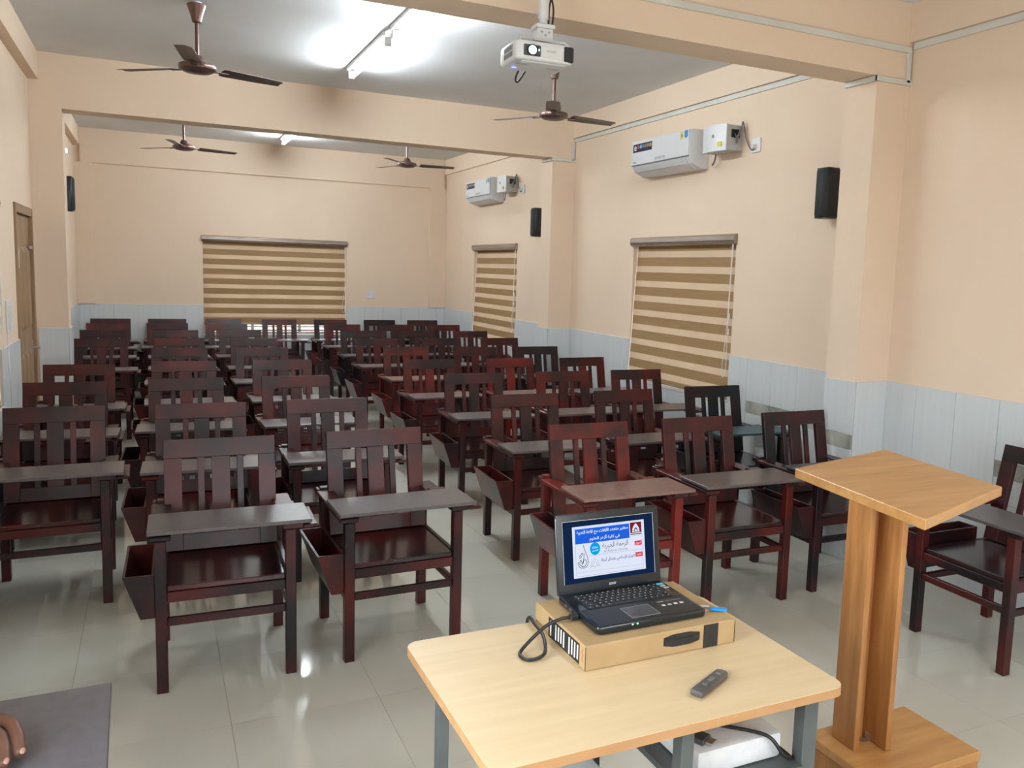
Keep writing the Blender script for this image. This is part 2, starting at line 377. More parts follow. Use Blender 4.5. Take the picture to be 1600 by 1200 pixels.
# shallow bond beams under the ceiling and the back wall's raised frame
BP = 0.035
for y0, y1 in ((YF, Y1), (Y1+BD, Y2), (Y2+BD, YB)):
    box('bond_beam', 'wall', wr, XR-BP, XR-0.0005, y0+0.001, y1-0.001, ZBOND, ZC-0.0005)
    box('bond_beam', 'wall', wl, XL+0.0005, XL+BP*2.2, y0+0.001, y1-0.001, ZBOND, ZC-0.0005)
box('bond_beam', 'wall', wb, XL+0.08, XR-0.04, YB-0.03, YB-0.0005, 3.07, ZC-0.0005)
box('corner_pier', 'wall', wb, XL+0.001, -0.69, YB-0.03, YB-0.0005, ZD, 3.07)
box('corner_pier', 'wall', wb, 4.03, XR-0.001, YB-0.03, YB-0.0005, ZD, 3.07)

# tiled dado: every tile its own piece
TT = 0.012
tile_cache = {}
def dado_tile(parent, ori, u0, u1, z0, z1, face):
    """ori: 'x-' faces -x, 'x+' faces +x, 'y-' faces -y; face: the coordinate of the wall face"""
    w, h = u1-u0, z1-z0
    k = (ori, round(w, 3), round(h, 3))
    if k not in tile_cache:
        a, b = w/2-0.0012, h/2-0.0012
        bx = {'x-': (-TT, 0, -a, a), 'x+': (0, TT, -a, a), 'y-': (-a, a, -TT, 0)}[ori]
        tile_cache[k] = MB().box(*bx, -b, b).mesh('dado_tile', 'dado', bevel=0.001)
    c = (u0+u1)/2
    link('tile', tile_cache[k], parent, ((face, c, (z0+z1)/2) if ori[0] == 'x' else (c, face, (z0+z1)/2)))
def dado_run(parent, ori, face, u0, u1, joint, holes=(), step=0.29):
    cuts = [u0]
    u = joint + math.ceil((u0-joint+0.04)/step)*step
    while u < u1-0.04: cuts.append(u); u += step
    cuts.append(u1)
    for a, b in zip(cuts[:-1], cuts[1:]):
        for z0, z1 in ((0.0, 0.585), (0.585, ZD)):
            segs = [(a, b, z0, z1)]
            for h in holes:
                nxt = []
                for (p, q, r, s) in segs:
                    if q <= h[0]+1e-4 or p >= h[1]-1e-4 or s <= h[2]+1e-4 or r >= h[3]-1e-4: nxt.append((p, q, r, s)); continue
                    if r < h[2]-0.005: nxt.append((p, q, r, h[2]))
                    if s > h[3]+0.005: nxt.append((p, q, h[3], s))
                    r2, s2 = max(r, h[2]), min(s, h[3])
                    if p < h[0]-0.01: nxt.append((p, h[0], r2, s2))
                    if q > h[1]+0.01: nxt.append((h[1], q, r2, s2))
                segs = nxt
            for sg in segs: dado_tile(parent, ori, *sg, face)
def stone_strip(parent, ori, face, u0, u1, z0=0.73, z1=0.825):
    n = max(1, round((u1-u0)/0.29)); d = (u1-u0)/n
    for i in range(n):
        a, b = u0+i*d+0.002, u0+(i+1)*d-0.002
        bx = {'x-': (face-TT-0.001, face-0.0005, a, b), 'y-': (a, b, face-TT-0.001, face-0.0005)}[ori]
        box('stone_tile', 'stone', parent, *bx, z0, z1, bevel=0.001)
SZ = (0.73, 0.825)
dado_run(wr, 'x-', XR-0.0005, 1.0, Y1-0.001, 3.73, [(1.0, 3.15, *SZ)]); stone_strip(wr, 'x-', XR, 1.0, 3.15)
dado_run(wr, 'x-', XR-0.0005, Y1+BD+0.001, Y2-0.001, 4.82, [(*win_right[0], ZW0, 9), (Y1+BD+0.001, 5.40, *SZ)]); stone_strip(wr, 'x-', XR, Y1+BD+0.002, 5.40)
dado_run(wr, 'x-', XR-0.0005, Y2+BD+0.001, YB-0.005, 4.82, [(*win_right[1], ZW0, 9)])
dado_run(wl, 'x+', XL+0.0005, 2.6, 7.51, 3.73, [(*win_left[0], ZW0, 9), (3.9, 4.3, 0, 9)])
dado_run(wl, 'x+', XL+0.0005, Y2+BD+0.001, YB-0.005, 4.82)
dado_run(wb, 'y-', YB-0.0005, XL+TT+0.002, XR-TT-0.002, 0.10, [(0.67, 2.71, 0.72, 9)])
for y in (Y1, Y2):
    ho = [(y-TT, y+BD, *SZ)] if y == Y1 else []
    dado_run(wr, 'x-', XR-CP-0.0005, y-TT, y+BD, y-TT, ho, 0.4)
    if y == Y1: stone_strip(wr, 'x-', XR-CP, y-TT, y+BD)
    dado_run(wr, 'y-', y-0.0013, XR-CP+0.001, XR-TT-0.001, XR-CP, [], 0.4)
    dado_run(wl, 'x+', XL+CPL+0.0005, y-TT, y+BD, y-TT, [], 0.4)
    dado_run(wl, 'y-', y-0.0013, XL+TT+0.001, XL+CPL-0.001, XL, [], 0.4)

# plastic cable trunking
ntrim = [0]
def trim(label, *boxes):
    ntrim[0] += 1; b = MB()
    for q in boxes: b.box(*q)
    tag(b.build('trim_%d' % ntrim[0], 'trunk', None, 0.002), label, None, kind='structure')
TK = 0.018
trim('white cable trunking under the right bond beam, middle bay', (XR-TK, XR-0.0005, Y1+BD+0.002, Y2-0.002, 3.248, 3.288))
trim('white cable trunking along the upper right wall, front bay', (XR-TK, XR-0.0005, YF+0.01, Y1-0.022, 3.248, 3.290))
trim('white cable trunking running across the near beam', (XL+0.01, XR-TK-0.002, Y1-TK, Y1-0.0005, 3.225, 3.262))
for y, nm in ((Y1, 'near'), (Y2, 'far')):
    trim('white trunking stepping down around the %s right column head' % nm,
         (XR-0.05, XR-0.02, y-TK-0.001, y-0.001, 3.045, 3.224), (XR-CP-TK, XR-0.0005, y-TK-0.001, y-0.001, 3.03, 3.062), (XR-CP-TK, XR-CP-0.0005, y-TK, y+BD, 3.03, 3.062))

# outside ground
tag(box('ground', 'ground', None, -40, 45, -40, 60, -0.6, -0.25), 'bare ground outside the building', None, kind='structure')

# ------------------------------------------------------------------ windows and blinds
def window(n, loc, rz, w, z0, z1, label, bars=0):
    """local: x along the wall, -y into the room, wall face at y = 0"""
    t = thing('window_%d' % n, label, None, (loc[0], loc[1], 0), rz, kind='structure')
    b = MB(); fy0, fy1 = 0.12, 0.165
    b.box(-w/2, -w/2+0.05, fy0, fy1, z0, z1); b.box(w/2-0.05, w/2, fy0, fy1, z0, z1)
    b.box(-w/2+0.05, w/2-0.05, fy0, fy1, z0, z0+0.05); b.box(-w/2+0.05, w/2-0.05, fy0, fy1, z1-0.05, z1)
    b.build('frame', 'winframe', t)
    k = 3
    for i in range(1, k):
        x = -w/2 + w*i/k; box('mullion', 'winframe', t, x-0.02, x+0.02, fy0, fy1, z0+0.05, z1-0.05)
    for i in range(k):
        xa = -w/2 + w*i/k + (0.05 if i == 0 else 0.02); xb = -w/2 + w*(i+1)/k - (0.05 if i == k-1 else 0.02)
        box('pane', 'glass', t, xa, xb, 0.14, 0.145, z0+0.05, z1-0.05)
    for i in range(bars):
        z = z0 + 0.06 + i*0.055
        box('grille_bar', 'redframe' if i % 2 == 0 else 'winframe', t, -w/2+0.05, w/2-0.05, 0.10, 0.112, z, z+0.018)
    box('sill', 'winframe', t, -w/2, w/2, -0.02, fy0, z0-0.02, z0+0.012, 0.003)
    return t
def blind(loc, rz, w, ztop, zbot, label, lean=0.0, y0=0.055, cord=1):
    t = thing('zebra_blind', label, 'blind', (loc[0], loc[1], ztop), rz, group='zebra roller blinds')
    prof = [(-0.035, -0.012), (-0.02, 0.0), (0.06, 0.0), (0.06, -0.085), (-0.005, -0.085), (-0.03, -0.070), (-0.038, -0.045)]
    MB().prism(prof, 'x', -w/2-0.005, w/2+0.005).build('cassette', 'cassette', t, 0.002)
    for s in (-1, 1):
        MB().prism([(a*1.03-0.001, c*1.03) for a, c in prof], 'x', s*(w/2+0.005), s*(w/2+0.012)).build('end_cap', 'cassette', t)
    box('highlight_strip', 'metal', t, -w/2-0.005, w/2+0.005, -0.0402, -0.037, -0.050, -0.044)
    z = -0.07; H = ztop-zbot; ww = w/2-0.005
    def yy(zz): return y0 - lean*min(1, max(0, (-zz)/H))
    first = True; dark = True
    while z > -H+0.02:
        h = (0.083 if dark else 0.059)
        if first: h = 0.06; first = False
        zb = max(z-h, -H)
        b = MB(); th = 0.0016
        b.hexa([(-ww, yy(zb), zb), (ww, yy(zb), zb), (ww, yy(zb)+th, zb), (-ww, yy(zb)+th, zb), (-ww, yy(z), z), (ww, yy(z), z), (ww, yy(z)+th, z), (-ww, yy(z)+th, z)])
        b.build('dark_band' if dark else 'sheer_band', 'band' if dark else 'sheer', t)
        z = zb; dark = not dark
    box('bottom_bar', 'cassette', t, -ww, ww, yy(-H)-0.008, yy(-H)+0.012, -H-0.025, -H, 0.003)
    x = cord*(ww-0.02) if cord else ww
    yb_ = y0-lean-0.03
    pts = spline([(x, -0.02, -0.085), (x+0.005, min(-0.02, yb_), -H*0.55), (x-0.03, yb_, -H*0.80), (x-0.015, yb_, -H*0.87), (x+0.02, yb_, -H*0.80), (x+0.018, min(-0.015, yb_), -H*0.5), (x+0.012, -0.02, -0.085)], 6)
    MB().tube(pts, 0.0025, 6).build('cord', 'cord', t)
    for zz in (0.48, 0.57): MB().cyl((x+0.016, yb_+0.01, -H*zz), (x+0.016, yb_+0.01, -H*zz-0.05), 0.006, n=8).build('cord_joiner', 'cord', t)
    return t
R_, L_ = -PI/2, PI/2
window(1, (XR, 6.47), R_, 1.64, ZW0, ZW1, 'window behind the nearer right wall blind')
window(2, (XR, 11.09), R_, 1.64, ZW0, ZW1, 'window behind the farther right wall blind')
window(3, (1.69, YB), 0, 2.04, 0.72, 2.17, 'wide back wall window with red and white bars below its blind', bars=5)
window(4, (XL, 5.80), L_, 1.64, ZW0, ZW1, 'left wall window before the brown door')
window(5, (XL, 1.2), L_, 1.8, ZW0, ZW1, 'unseen left wall window beside the camera, added for fill light')  # out of view, added as an opening for the left fill light
blind((XR, 6.47), R_, 1.64, ZW1-0.002, 0.80, 'brown striped zebra blind under the nearer air conditioner', lean=0.062)
blind((XR, 11.09), R_, 1.64, ZW1-0.002, 0.82, 'narrow looking brown striped zebra blind under the farther air conditioner', lean=0.06)
blind((1.69, YB), 0, 2.04, 2.168, 0.905, 'wide brown striped zebra blind on the back wall', lean=0.0, y0=0.04)
blind((XL, 5.80), L_, 1.64, ZW1-0.002, 0.80, 'brown striped zebra blind at the left picture edge before the door', lean=0.05)

# ------------------------------------------------------------------ door
dr = thing('door_1', 'brown panelled wooden door in the left wall beside the far column', None, (XL, 8.015, 0), L_, kind='structure')
b = MB(); b.box(-0.505, -0.445, -0.015, 0.09, 0, 2.19); b.box(0.445, 0.505, -0.015, 0.09, 0, 2.19); b.box(-0.445, 0.445, -0.015, 0.09, 2.12, 2.19)
b.build('frame', 'door', dr, 0.003)
box('leaf', 'door', dr, -0.443, 0.443, 0.012, 0.05, 0.008, 2.118, 0.002)
for x0, x1 in ((-0.36, -0.14), (-0.10, 0.10), (0.14, 0.36)):
    for z0, z1 in ((0.16, 1.02), (1.20, 1.86)):
        b = MB(); i = 0.035
        b.hexa([(x0, 0.012, z0), (x0, 0.012, z1), (x1, 0.012, z1), (x1, 0.012, z0), (x0+i, -0.004, z0+i), (x0+i, -0.004, z1-i), (x1-i, -0.004, z1-i), (x1-i, -0.004, z0+i)])
        b.build('panel', 'door', dr)
h = MB(); h.cyl((0.40, 0.012, 1.02), (0.40, -0.05, 1.02), 0.009, n=10); h.cyl((0.40, -0.05, 1.02), (0.29, -0.052, 1.02), 0.008, n=10)
h.build('handle', 'metal', dr)
box('lock_plate', 'metal', dr, 0.375, 0.425, 0.006, 0.013, 0.90, 1.08, 0.002)
box('latch', 'metal', dr, 0.30, 0.45, -0.012, 0.0, 1.85, 1.875, 0.002)
box('hinge', 'metal', dr, -0.455, -0.43, -0.02, -0.012, 1.70, 1.84, 0.002)
cv = [(0.505, 0.8)]; zz = 0.8
pl = [(-0.505-0.0, 2.19)]
pts = [(0.506, 1.18)]
z = 1.18
while z < 2.17: pts.append((0.53+random.uniform(-0.012, 0.022), z)); z += 0.05
pts.append((0.506, 2.17))
MB().prism([(z_, x_) for x_, z_ in pts], 'y', -0.004, 0.0).build('cement_repair', 'cement', dr)

# ------------------------------------------------------------------ chairs
CH = {}   # part name -> list of (name, mesh, parent part)
def chair_meshes():
    L = 0.0225; lx, ly = 0.257, 0.268
    P = []
    def bx(name, *q, bev=0.003, mt='cwood', par=None): P.append((name, MB().box(*q).mesh(name, mt, bev), par))
    for sx in (-1, 1):
        bx('leg', sx*lx-L, sx*lx+L, -ly-L, -ly+L, 0, 0.652 if sx < 0 else 0.657)
        bx('leg', sx*lx-L, sx*lx+L, ly-L, ly+L, 0, 0.687 if sx < 0 else 0.652)
    xi = lx-L
    bx('seat', -xi, xi, -ly-0.005, 0.215, 0.432, 0.456, bev=0.004, mt='cseat')
    bx('front_rail', -xi, xi, -ly-0.014, -ly+0.012, 0.388, 0.4315)
    bx('back_rail', -xi, xi, ly-0.012, ly+0.012, 0.388, 0.445)
    for s in (-1, 1):
        bx('side_rail', s*lx-0.012, s*lx+0.012, -ly+L, ly-L, 0.388, 0.450)
        bx('side_stretcher', s*lx-0.011, s*lx+0.011, -ly+L, ly-L, 0.275, 0.308)
    bx('stretcher', -xi, xi, -ly-0.011, -ly+0.011, 0.285, 0.320)
    bx('stretcher', -xi, xi, ly-0.011, ly+0.011, 0.285, 0.320)
    # backrest: a leaning frame; u along x, v up the slope
    y0, z0, y1, z1 = 0.185, 0.456, 0.290, 0.963
    dy, dz = y1-y0, z1-z0; ln = math.hypot(dy, dz); ny, nz = dz/ln*0.014, -dy/ln*0.014
    def slab(name, xa, xb, va, vb, thick=1.0, par=None):
        b = MB(); ps = []
        for v in (va, vb):
            y, z = y0+dy*v/ln, z0+dz*v/ln
            ps.append([(xa, y-ny*thick, z-nz*thick), (xb, y-ny*thick, z-nz*thick), (xb, y+ny*thick, z+nz*thick), (xa, y+ny*thick, z+nz*thick)])
        b.hexa(ps[0]+ps[1]); P.append((name, b.mesh(name, 'cwood', 0.0012), par))
    hw = 0.246; sw = 0.077; tr = 0.088
    P.append(('backrest', None, None))
    slab('top_rail', -hw, hw, ln-tr, ln, par='backrest')
    slab('stile', -hw, -hw+sw, 0.002, ln-tr, par='backrest'); slab('stile', hw-sw, hw, 0.002, ln-tr, par='backrest')
    slab('bottom_rail', -hw+sw, hw-sw, 0.002, 0.075, 0.9, par='backrest')
    slab('slat', -0.041, 0.041, 0.075, ln-tr, 0.8, par='backrest')
    for s in (-1, 1):
        c = s*0.0865; slab('slat', c-0.0145, c+0.0145, 0.075, ln-tr, 0.7, par='backrest')
    # arms
    bx('arm', -0.300, -0.216, -0.288, 0.2445, 0.6525, 0.674, bev=0.004)
    bx('arm_rear', -0.295, -0.2805, 0.2455, 0.30, 0.6525, 0.680, bev=0.003)
    prof = [(-0.288, 0.6575), (0.24, 0.6575), (0.24, 0.6525), (0.30, 0.6525), (0.30, 0.664), (0.10, 0.664), (0.082, 0.6825), (-0.288, 0.6825)]
    P.append(('arm', MB().prism(prof, 'x', 0.225, 0.31).mesh('arm', 'cwood', 0.003), None))
    bx('arm_extension', 0.3105, 0.372, -0.288, 0.0, 0.6575, 0.6725, bev=0.003)
    # writing tablet
    bx('tablet_batten', -0.300, -0.285, -0.28, -0.035, 0.6745, 0.6825, bev=0.001)
    bx('writing_tablet', -0.305, 0.345, -0.303, -0.022, 0.683, 0.699, bev=0.0025, mt='tablet')
    # bin hung on the left legs: wedge, open on top
    xa = -0.2805; top, bot = 0.51, 0.325; yo0, yo1 = -0.272, 0.165; t = 0.011
    wt, wb_ = 0.118, 0.055
    P.append(('bin', None, None))
    for yy in (yo0, yo1-t):
        P.append(('bin_end', MB().prism([(bot, xa), (top, xa), (top, xa-wt), (bot, xa-wb_)], 'y', yy, yy+t).mesh('bin_end', 'cwood', 0.0015), 'bin'))
    P.append(('bin_side', MB().prism([(bot, xa-wb_), (top, xa-wt), (top, xa-wt+t), (bot, xa-wb_+t)], 'y', yo0+t, yo1-t).mesh('bin_side', 'cwood', 0.001), 'bin'))
    P.append(('bin_side', MB().box(xa-t, xa, yo0+t, yo1-t, bot, top).mesh('bin_side', 'cwood', 0.001), 'bin'))
    P.append(('bin_floor', MB().box(xa-wb_+t, xa-t, yo0+t, yo1-t, bot, bot+0.01).mesh('bin_floor', 'cwood'), 'bin'))
    return P
CHP = chair_meshes()
CG = 'mahogany tablet arm chairs'
def chair(x, y, deg, label, tint=(1, 1, 1), with_bin=True):
    t = thing('tablet_arm_chair', label, 'chair', (x, y, 0), math.radians(deg), group=CG)
    holders = {}
    for name, me, par in CHP:
        if not with_bin and (name.startswith('bin')): continue
        if me is None:
            o = bpy.data.objects.new(name, None); COL.objects.link(o); o.parent = t; o.empty_display_size = 0.05; holders[name] = o; continue
        o = link(name, me, holders.get(par, t)); o.color = (*tint, 1)
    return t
ROWS = {
 'A': [(-0.52, 13.22), (-0.51, 12.23), (-0.51, 11.14), (-0.48, 9.92), (-0.52, 7.54), (-0.53, 6.48), (-0.50, 5.42)],
 'B': [(0.19, 13.22), (0.18, 12.30), (0.25, 11.09), (0.26, 9.95), (0.23, 8.83), (0.23, 7.66), (0.21, 6.54), (0.25, 5.36), (0.28, 4.28)],
 'C': [(0.93, 13.22), (0.92, 12.25), (0.97, 11.09), (1.01, 9.89), (0.97, 8.79), (1.01, 7.64), (0.96, 6.53), (0.98, 5.37), (1.02, 4.29)],
 'E': [(2.46, 13.22), (2.44, 12.18), (2.42, 10.98), (2.36, 9.82), (2.40, 8.69), (2.29, 7.51), (2.34, 6.44), (2.29, 5.27), (2.20, 4.15)],
 'F': [(3.22, 13.22), (3.22, 12.15), (3.18, 10.98), (3.14, 9.80), (3.15, 8.64), (3.09, 7.49), (3.14, 6.43), (3.09, 5.30), (2.94, 4.15)],
 'G': [(3.915, 13.22), (3.915, 12.11), (3.91, 10.92), (3.89, 9.79), (3.90, 8.65), (3.86, 7.47), (3.87, 6.43), (3.91, 5.34), (3.70, 4.17)]}
YAW = {'A6': 0.5, 'A5': -2.5, 'A4': -2, 'B8': -1.5, 'B7': -2, 'B6': -2, 'C8': 1.5, 'C7': -1, 'C6': 1.5, 'E8': -1.0, 'E7': -1.5, 'E6': -2, 'F8': -1.5, 'F7': 2.5, 'F5': 2, 'G8': -1, 'G7': -2.5, 'G6': -2.5}
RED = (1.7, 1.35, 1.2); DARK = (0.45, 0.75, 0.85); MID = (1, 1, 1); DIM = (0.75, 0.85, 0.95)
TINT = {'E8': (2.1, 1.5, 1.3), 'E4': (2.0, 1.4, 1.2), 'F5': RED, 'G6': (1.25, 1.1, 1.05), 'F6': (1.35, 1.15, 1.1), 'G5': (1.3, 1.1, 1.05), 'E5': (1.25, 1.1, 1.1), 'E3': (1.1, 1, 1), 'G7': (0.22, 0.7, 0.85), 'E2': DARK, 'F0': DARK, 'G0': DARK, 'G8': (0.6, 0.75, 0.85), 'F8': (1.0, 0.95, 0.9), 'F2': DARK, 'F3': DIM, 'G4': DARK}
CNAME = {'A': 'leftmost column', 'B': 'second column from the left', 'C': 'third column from the left', 'E': 'column right of the aisle', 'F': 'middle column of the right block', 'G': 'column along the right wall'}
ORD = ['nearest', 'second', 'third', 'fourth', 'fifth', 'sixth', 'seventh', 'eighth', 'ninth']
for c, lst in ROWS.items():
    for i, (x, y) in enumerate(lst):
        k = '%s%d' % (c, i); n = len(lst)-1-i
        a = YAW.get(k, random.uniform(-1.2, 1.2) if i else 0)
        where = 'farthest of' if i == 0 else ('nearest of' if n == 0 else ORD[n] + ' from the front in')
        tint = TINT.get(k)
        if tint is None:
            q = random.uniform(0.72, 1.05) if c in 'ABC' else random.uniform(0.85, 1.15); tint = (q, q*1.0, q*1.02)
        ar = math.radians(a)
        look = 'bright red' if tint[0] > 1.6 else ('blackish' if tint[0] < 0.5 else 'dark mahogany')
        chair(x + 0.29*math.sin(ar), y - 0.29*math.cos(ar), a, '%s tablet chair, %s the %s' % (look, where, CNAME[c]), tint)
chair(1.71, 12.93, 0.0, 'dark mahogany tablet arm chair standing alone in the aisle below the back blind', (1.0, 1.0, 1.0))
chair(3.822, 2.715, -91.0, 'dark mahogany tablet arm chair turned sideways at the right edge behind the lectern', (0.8, 0.85, 0.9))
chair(-0.412, 2.035, 91.0, 'tablet arm chair at the lower left corner, only its grey brown writing board showing', (0.95, 1.05, 1.2))

# ------------------------------------------------------------------ ceiling fans
def fan(x, y, z, a0, label):
    t = thing('ceiling_fan', label, 'fan', (x, y, z), math.radians(a0), group='brown three blade ceiling fans')
    MB().lathe([(0.05, -0.035), (0.088, -0.033), (0.118, -0.016), (0.122, 0.0), (0.118, 0.014), (0.085, 0.026), (0.045, 0.04), (0.03, 0.075), (0.018, 0.08)], n=32).build('motor', 'fanhub', t, smooth=True)
    MB().lathe([(0.0, -0.040), (0.052, -0.039), (0.075, -0.0335), (0.0, -0.033)], n=28).build('motor_cap', 'fan', t, smooth=True)
    H = ZC-z
    MB().cyl((0, 0, 0.08), (0, 0, H-0.10), 0.0125, n=12).build('rod', 'fanhub', t, smooth=True)
    MB().lathe([(0.018, H-0.135), (0.03, H-0.13), (0.038, H-0.09), (0.05, H-0.055), (0.062, H-0.02), (0.058, H-0.015), (0.0, H-0.014)], n=24).build('canopy', 'fanhub', t, smooth=True)
    MB().cyl((0, 0, H-0.014), (0, 0, H-0.001), 0.035, n=16).build('ceiling_plate', 'white', t)
    bl = MB(); tw_ = math.radians(11)
    secs = []
    for r, w0, w1, tws in ((0.165, -0.060, 0.052, 1.0), (0.20, -0.066, 0.060, 1.0), (0.42, -0.063, 0.058, 0.8), (0.585, -0.058, 0.050, 0.6), (0.605, -0.030, 0.050, 0.6)):
        s_, c_ = math.sin(tw_*tws), math.cos(tw_*tws)
        mid = (w0+w1)/2*0.3
        secs.append([(r, w*c_, -0.004 - w*s_ + (0.006 if abs(w-mid) < 1e-6 else 0)) for w in (w0, mid, w1)])
    vs = []; fs = []
    for s in secs:
        vs += s; vs += [(p[0], p[1], p[2]-0.003) for p in s]
    for i in range(len(secs)-1):
        a, b = i*6, (i+1)*6
        for q in (0, 1): fs += [(a+q, a+q+1, b+q+1, b+q), (a+3+q, b+3+q, b+4+q, a+4+q)]
        fs += [(a, b, b+3, a+3), (a+2, a+5, b+5, b+2)]
    e = (len(secs)-1)*6
    fs += [(0, 3, 4, 1), (1, 4, 5, 2), (e, e+1, e+4, e+3), (e+1, e+2, e+5, e+4)]
    bl.add(vs, fs); bme = bl.mesh('blade', 'fan')
    br = MB().box(0.11, 0.21, -0.02, 0.02, -0.012, -0.008).mesh('blade_bracket', 'fan')
    for k in range(3):
        o = link('blade', bme, t, rot=(0, 0, k*2*PI/3)); link('bracket', br, o)
fan(0.31, 6.42, 3.10, 20, 'brown ceiling fan at the upper left, nearest to the camera on the left')
fan(3.04, 6.55, 3.10, 5, 'brown ceiling fan hanging behind the projector')
fan(0.37, 10.94, 3.10, 15, 'brown ceiling fan in the back bay on the left')
fan(2.95, 10.73, 3.10, -8, 'brown ceiling fan in the back bay on the right, over the back wall')

# ------------------------------------------------------------------ tube lights
def tube_light(x, y0, y1, label):
    t = thing('tube_light', label, 'light', (x, (y0+y1)/2, ZC), 0, group='ceiling tube lights')
    h = (y1-y0)/2
    MB().box(-0.030, -0.006, -h, h, -0.030, -0.0005).build('batten', 'white2', t, 0.003)
    for s in (-1, 1):
        box('tube_holder', 'white2', t, -0.012, 0.040, s*(h-0.012)-0.012, s*(h-0.012)+0.012, -0.098, -0.0305, 0.003)
    e = h-0.026
    MB().cyl((0.016, -e+0.045, -0.078), (0.016, e-0.045, -0.078), 0.019, n=14).build('tube', 'tube', t, smooth=True)
    for s in (-1, 1): MB().cyl((0.016, s*(e-0.045), -0.078), (0.016, s*e, -0.078), 0.0185, n=14).build('tube_end', 'tubeend', t, smooth=True)
    MB().cyl((0.05, -h+0.05, -0.03), (0.05, -h+0.05, -0.001), 0.026, n=14).build('ceiling_rose', 'white', t)
    return t
tube_light(1.60, 6.42, 7.72, 'lit fluorescent tube in the middle bay, its farther half toward the back')
tube_light(1.61, 4.95, 6.25, 'lit fluorescent tube in the middle bay, partly hidden by the near beam')
tube_light(1.665, 11.15, 12.45, 'lit fluorescent tube in the back bay above the wide blind')
tube_light(1.66, 9.55, 10.85, 'added fill tube in the back bay hidden above the far beam')  # unseen tube, added to brighten the back bay
tube_light(1.60, -1.2, 0.1, 'added fill tube behind the camera in the front bay')  # out of view, added as fill for the front bay

# ------------------------------------------------------------------ air conditioners, stabilisers, sockets
def air_con(yc, label):
    t = thing('air_conditioner', label, 'air conditioner', (XR, yc, 2.72), R_, group='white split air conditioners')
    w = 0.475
    prof = [(0, 0.0), (0, 0.325), (-0.17, 0.325), (-0.198, 0.315), (-0.203, 0.10), (-0.165, 0.04), (-0.07, 0.0)]
    MB().prism(prof, 'x', -w, w).build('body', 'white', t, 0.006, True, 2)
    box('front_panel', 'white', t, -w+0.004, w-0.004, -0.209, -0.2035, 0.103, 0.318, 0.002)
    box('panel_seam', 'vent', t, -w+0.004, w-0.004, -0.2065, -0.198, 0.092, 0.102)
    MB().prism([(-0.1955, 0.082), (-0.166, 0.040), (-0.090, 0.006), (-0.092, 0.002), (-0.170, 0.034), (-0.199, 0.079)], 'x', -w+0.05, w-0.06).build('flap', 'white2', t)
    box('outlet_slot', 'black', t, -w+0.06, w-0.10, -0.172, -0.164, 0.035, 0.040)
    f = -0.2095
    # printed sticker strip and small logos
    st = box('sticker', 'inkdark', t, -w+0.03, -w+0.36, f-0.0006, f, 0.215, 0.29)
    for i, c in enumerate(('stk_red', 'stk_cyan', 'stk_blue', 'stk_red', 'stk_green', 'stk_orange')):
        cx = -w+0.125+i*0.041
        o = MB().lathe([(0.0, 0), (0.018, 0), (0.018, 0.0006), (0, 0.0006)], n=12).build('icon', c, st)
        o.rotation_euler = (PI/2, 0, 0); o.location = (cx, f-0.0006, 0.262)
    text('sticker_letter', 'e', 'inkwhite', st, (-w+0.07, f-0.0012, 0.252), (1, 0, 0), (0, 0, 1), height=0.045, bold=0.02)
    box('energy_sticker', 'stk_yellow', t, w-0.135, w-0.090, f-0.0006, f, 0.245, 0.310)
    o = MB().lathe([(0, 0), (0.014, 0), (0.014, 0.0006), (0, 0.0006)], n=12).build('sticker_dot', 'stk_green', t)
    o.rotation_euler = (PI/2, 0, 0); o.location = (w-0.112, f-0.0006, 0.275)
    MB().prism([(0.312, w-0.072), (0.312, w-0.020), (0.262, w-0.020), (0.244, w-0.046), (0.262, w-0.072)], 'y', f-0.0006, f).build('shield_sticker', 'stk_blue', t)
    text('lettering', 'INVERTER', 'inkgrey', t, (0.03, f-0.0008, 0.128), (1, 0, 0), (0, 0, 1), width=0.17)
    box('logo', 'inkgrey', t, -w+0.03, -w+0.09, f-0.0006, f, 0.118, 0.130)
    return t
def stabiliser(yc, label):
    t = thing('voltage_stabiliser', label, 'stabiliser', (XR, yc, 2.82), R_, group='grey voltage stabilisers')
    MB().prism([(-0.0005, 0), (-0.0005, 0.2), (-0.155, 0.2), (-0.155, 0)], 'x', -0.155, 0.155).build('case', 'greyplastic', t, 0.004)
    face = []; n = 10
    for i in range(n+1):
        u = -0.158 + 0.316*i/n; face.append((u, -0.165-0.03*(1-(2*i/n-1)**2)))
    MB().prism([(x, y) for x, y in face] + [(0.158, -0.1555), (-0.158, -0.1555)], 'z', -0.004, 0.204).build('face_plate', 'white2', t, 0, True)
    MB().cyl((0.02, -0.198, 0.115), (0.02, -0.19, 0.115), 0.014, n=14).build('gauge', 'inkgrey', t)
    box('sticker', 'stk_yellow', t, 0.075, 0.125, -0.1895, -0.182, 0.03, 0.065)
    box('terminal_hole', 'black', t, 0.1552, 0.1575, -0.115, -0.03, 0.10, 0.165)
    MB().tube(spline([(0.157, -0.08, 0.13), (0.20, -0.09, 0.10), (0.21, -0.06, 0.17), (0.19, -0.03, 0.22), (0.23, -0.02, 0.08), (0.29, -0.02, 0.0), (0.335, -0.025, -0.005), (0.345, -0.03, 0.03)], 6), 0.006, 6).build('cable', 'greycable', t)
    MB().tube(spline([(0.157, -0.06, 0.12), (0.185, -0.08, 0.05), (0.18, -0.05, 0.16), (0.165, -0.02, 0.19)], 6), 0.006, 6).build('cable', 'greycable', t)
    MB().tube(spline([(-0.13, -0.05, 0.0), (-0.135, -0.055, -0.05), (-0.17, -0.05, -0.08), (-0.20, -0.03, -0.075)], 6), 0.007, 6).build('cable', 'greycable', t)
    return t
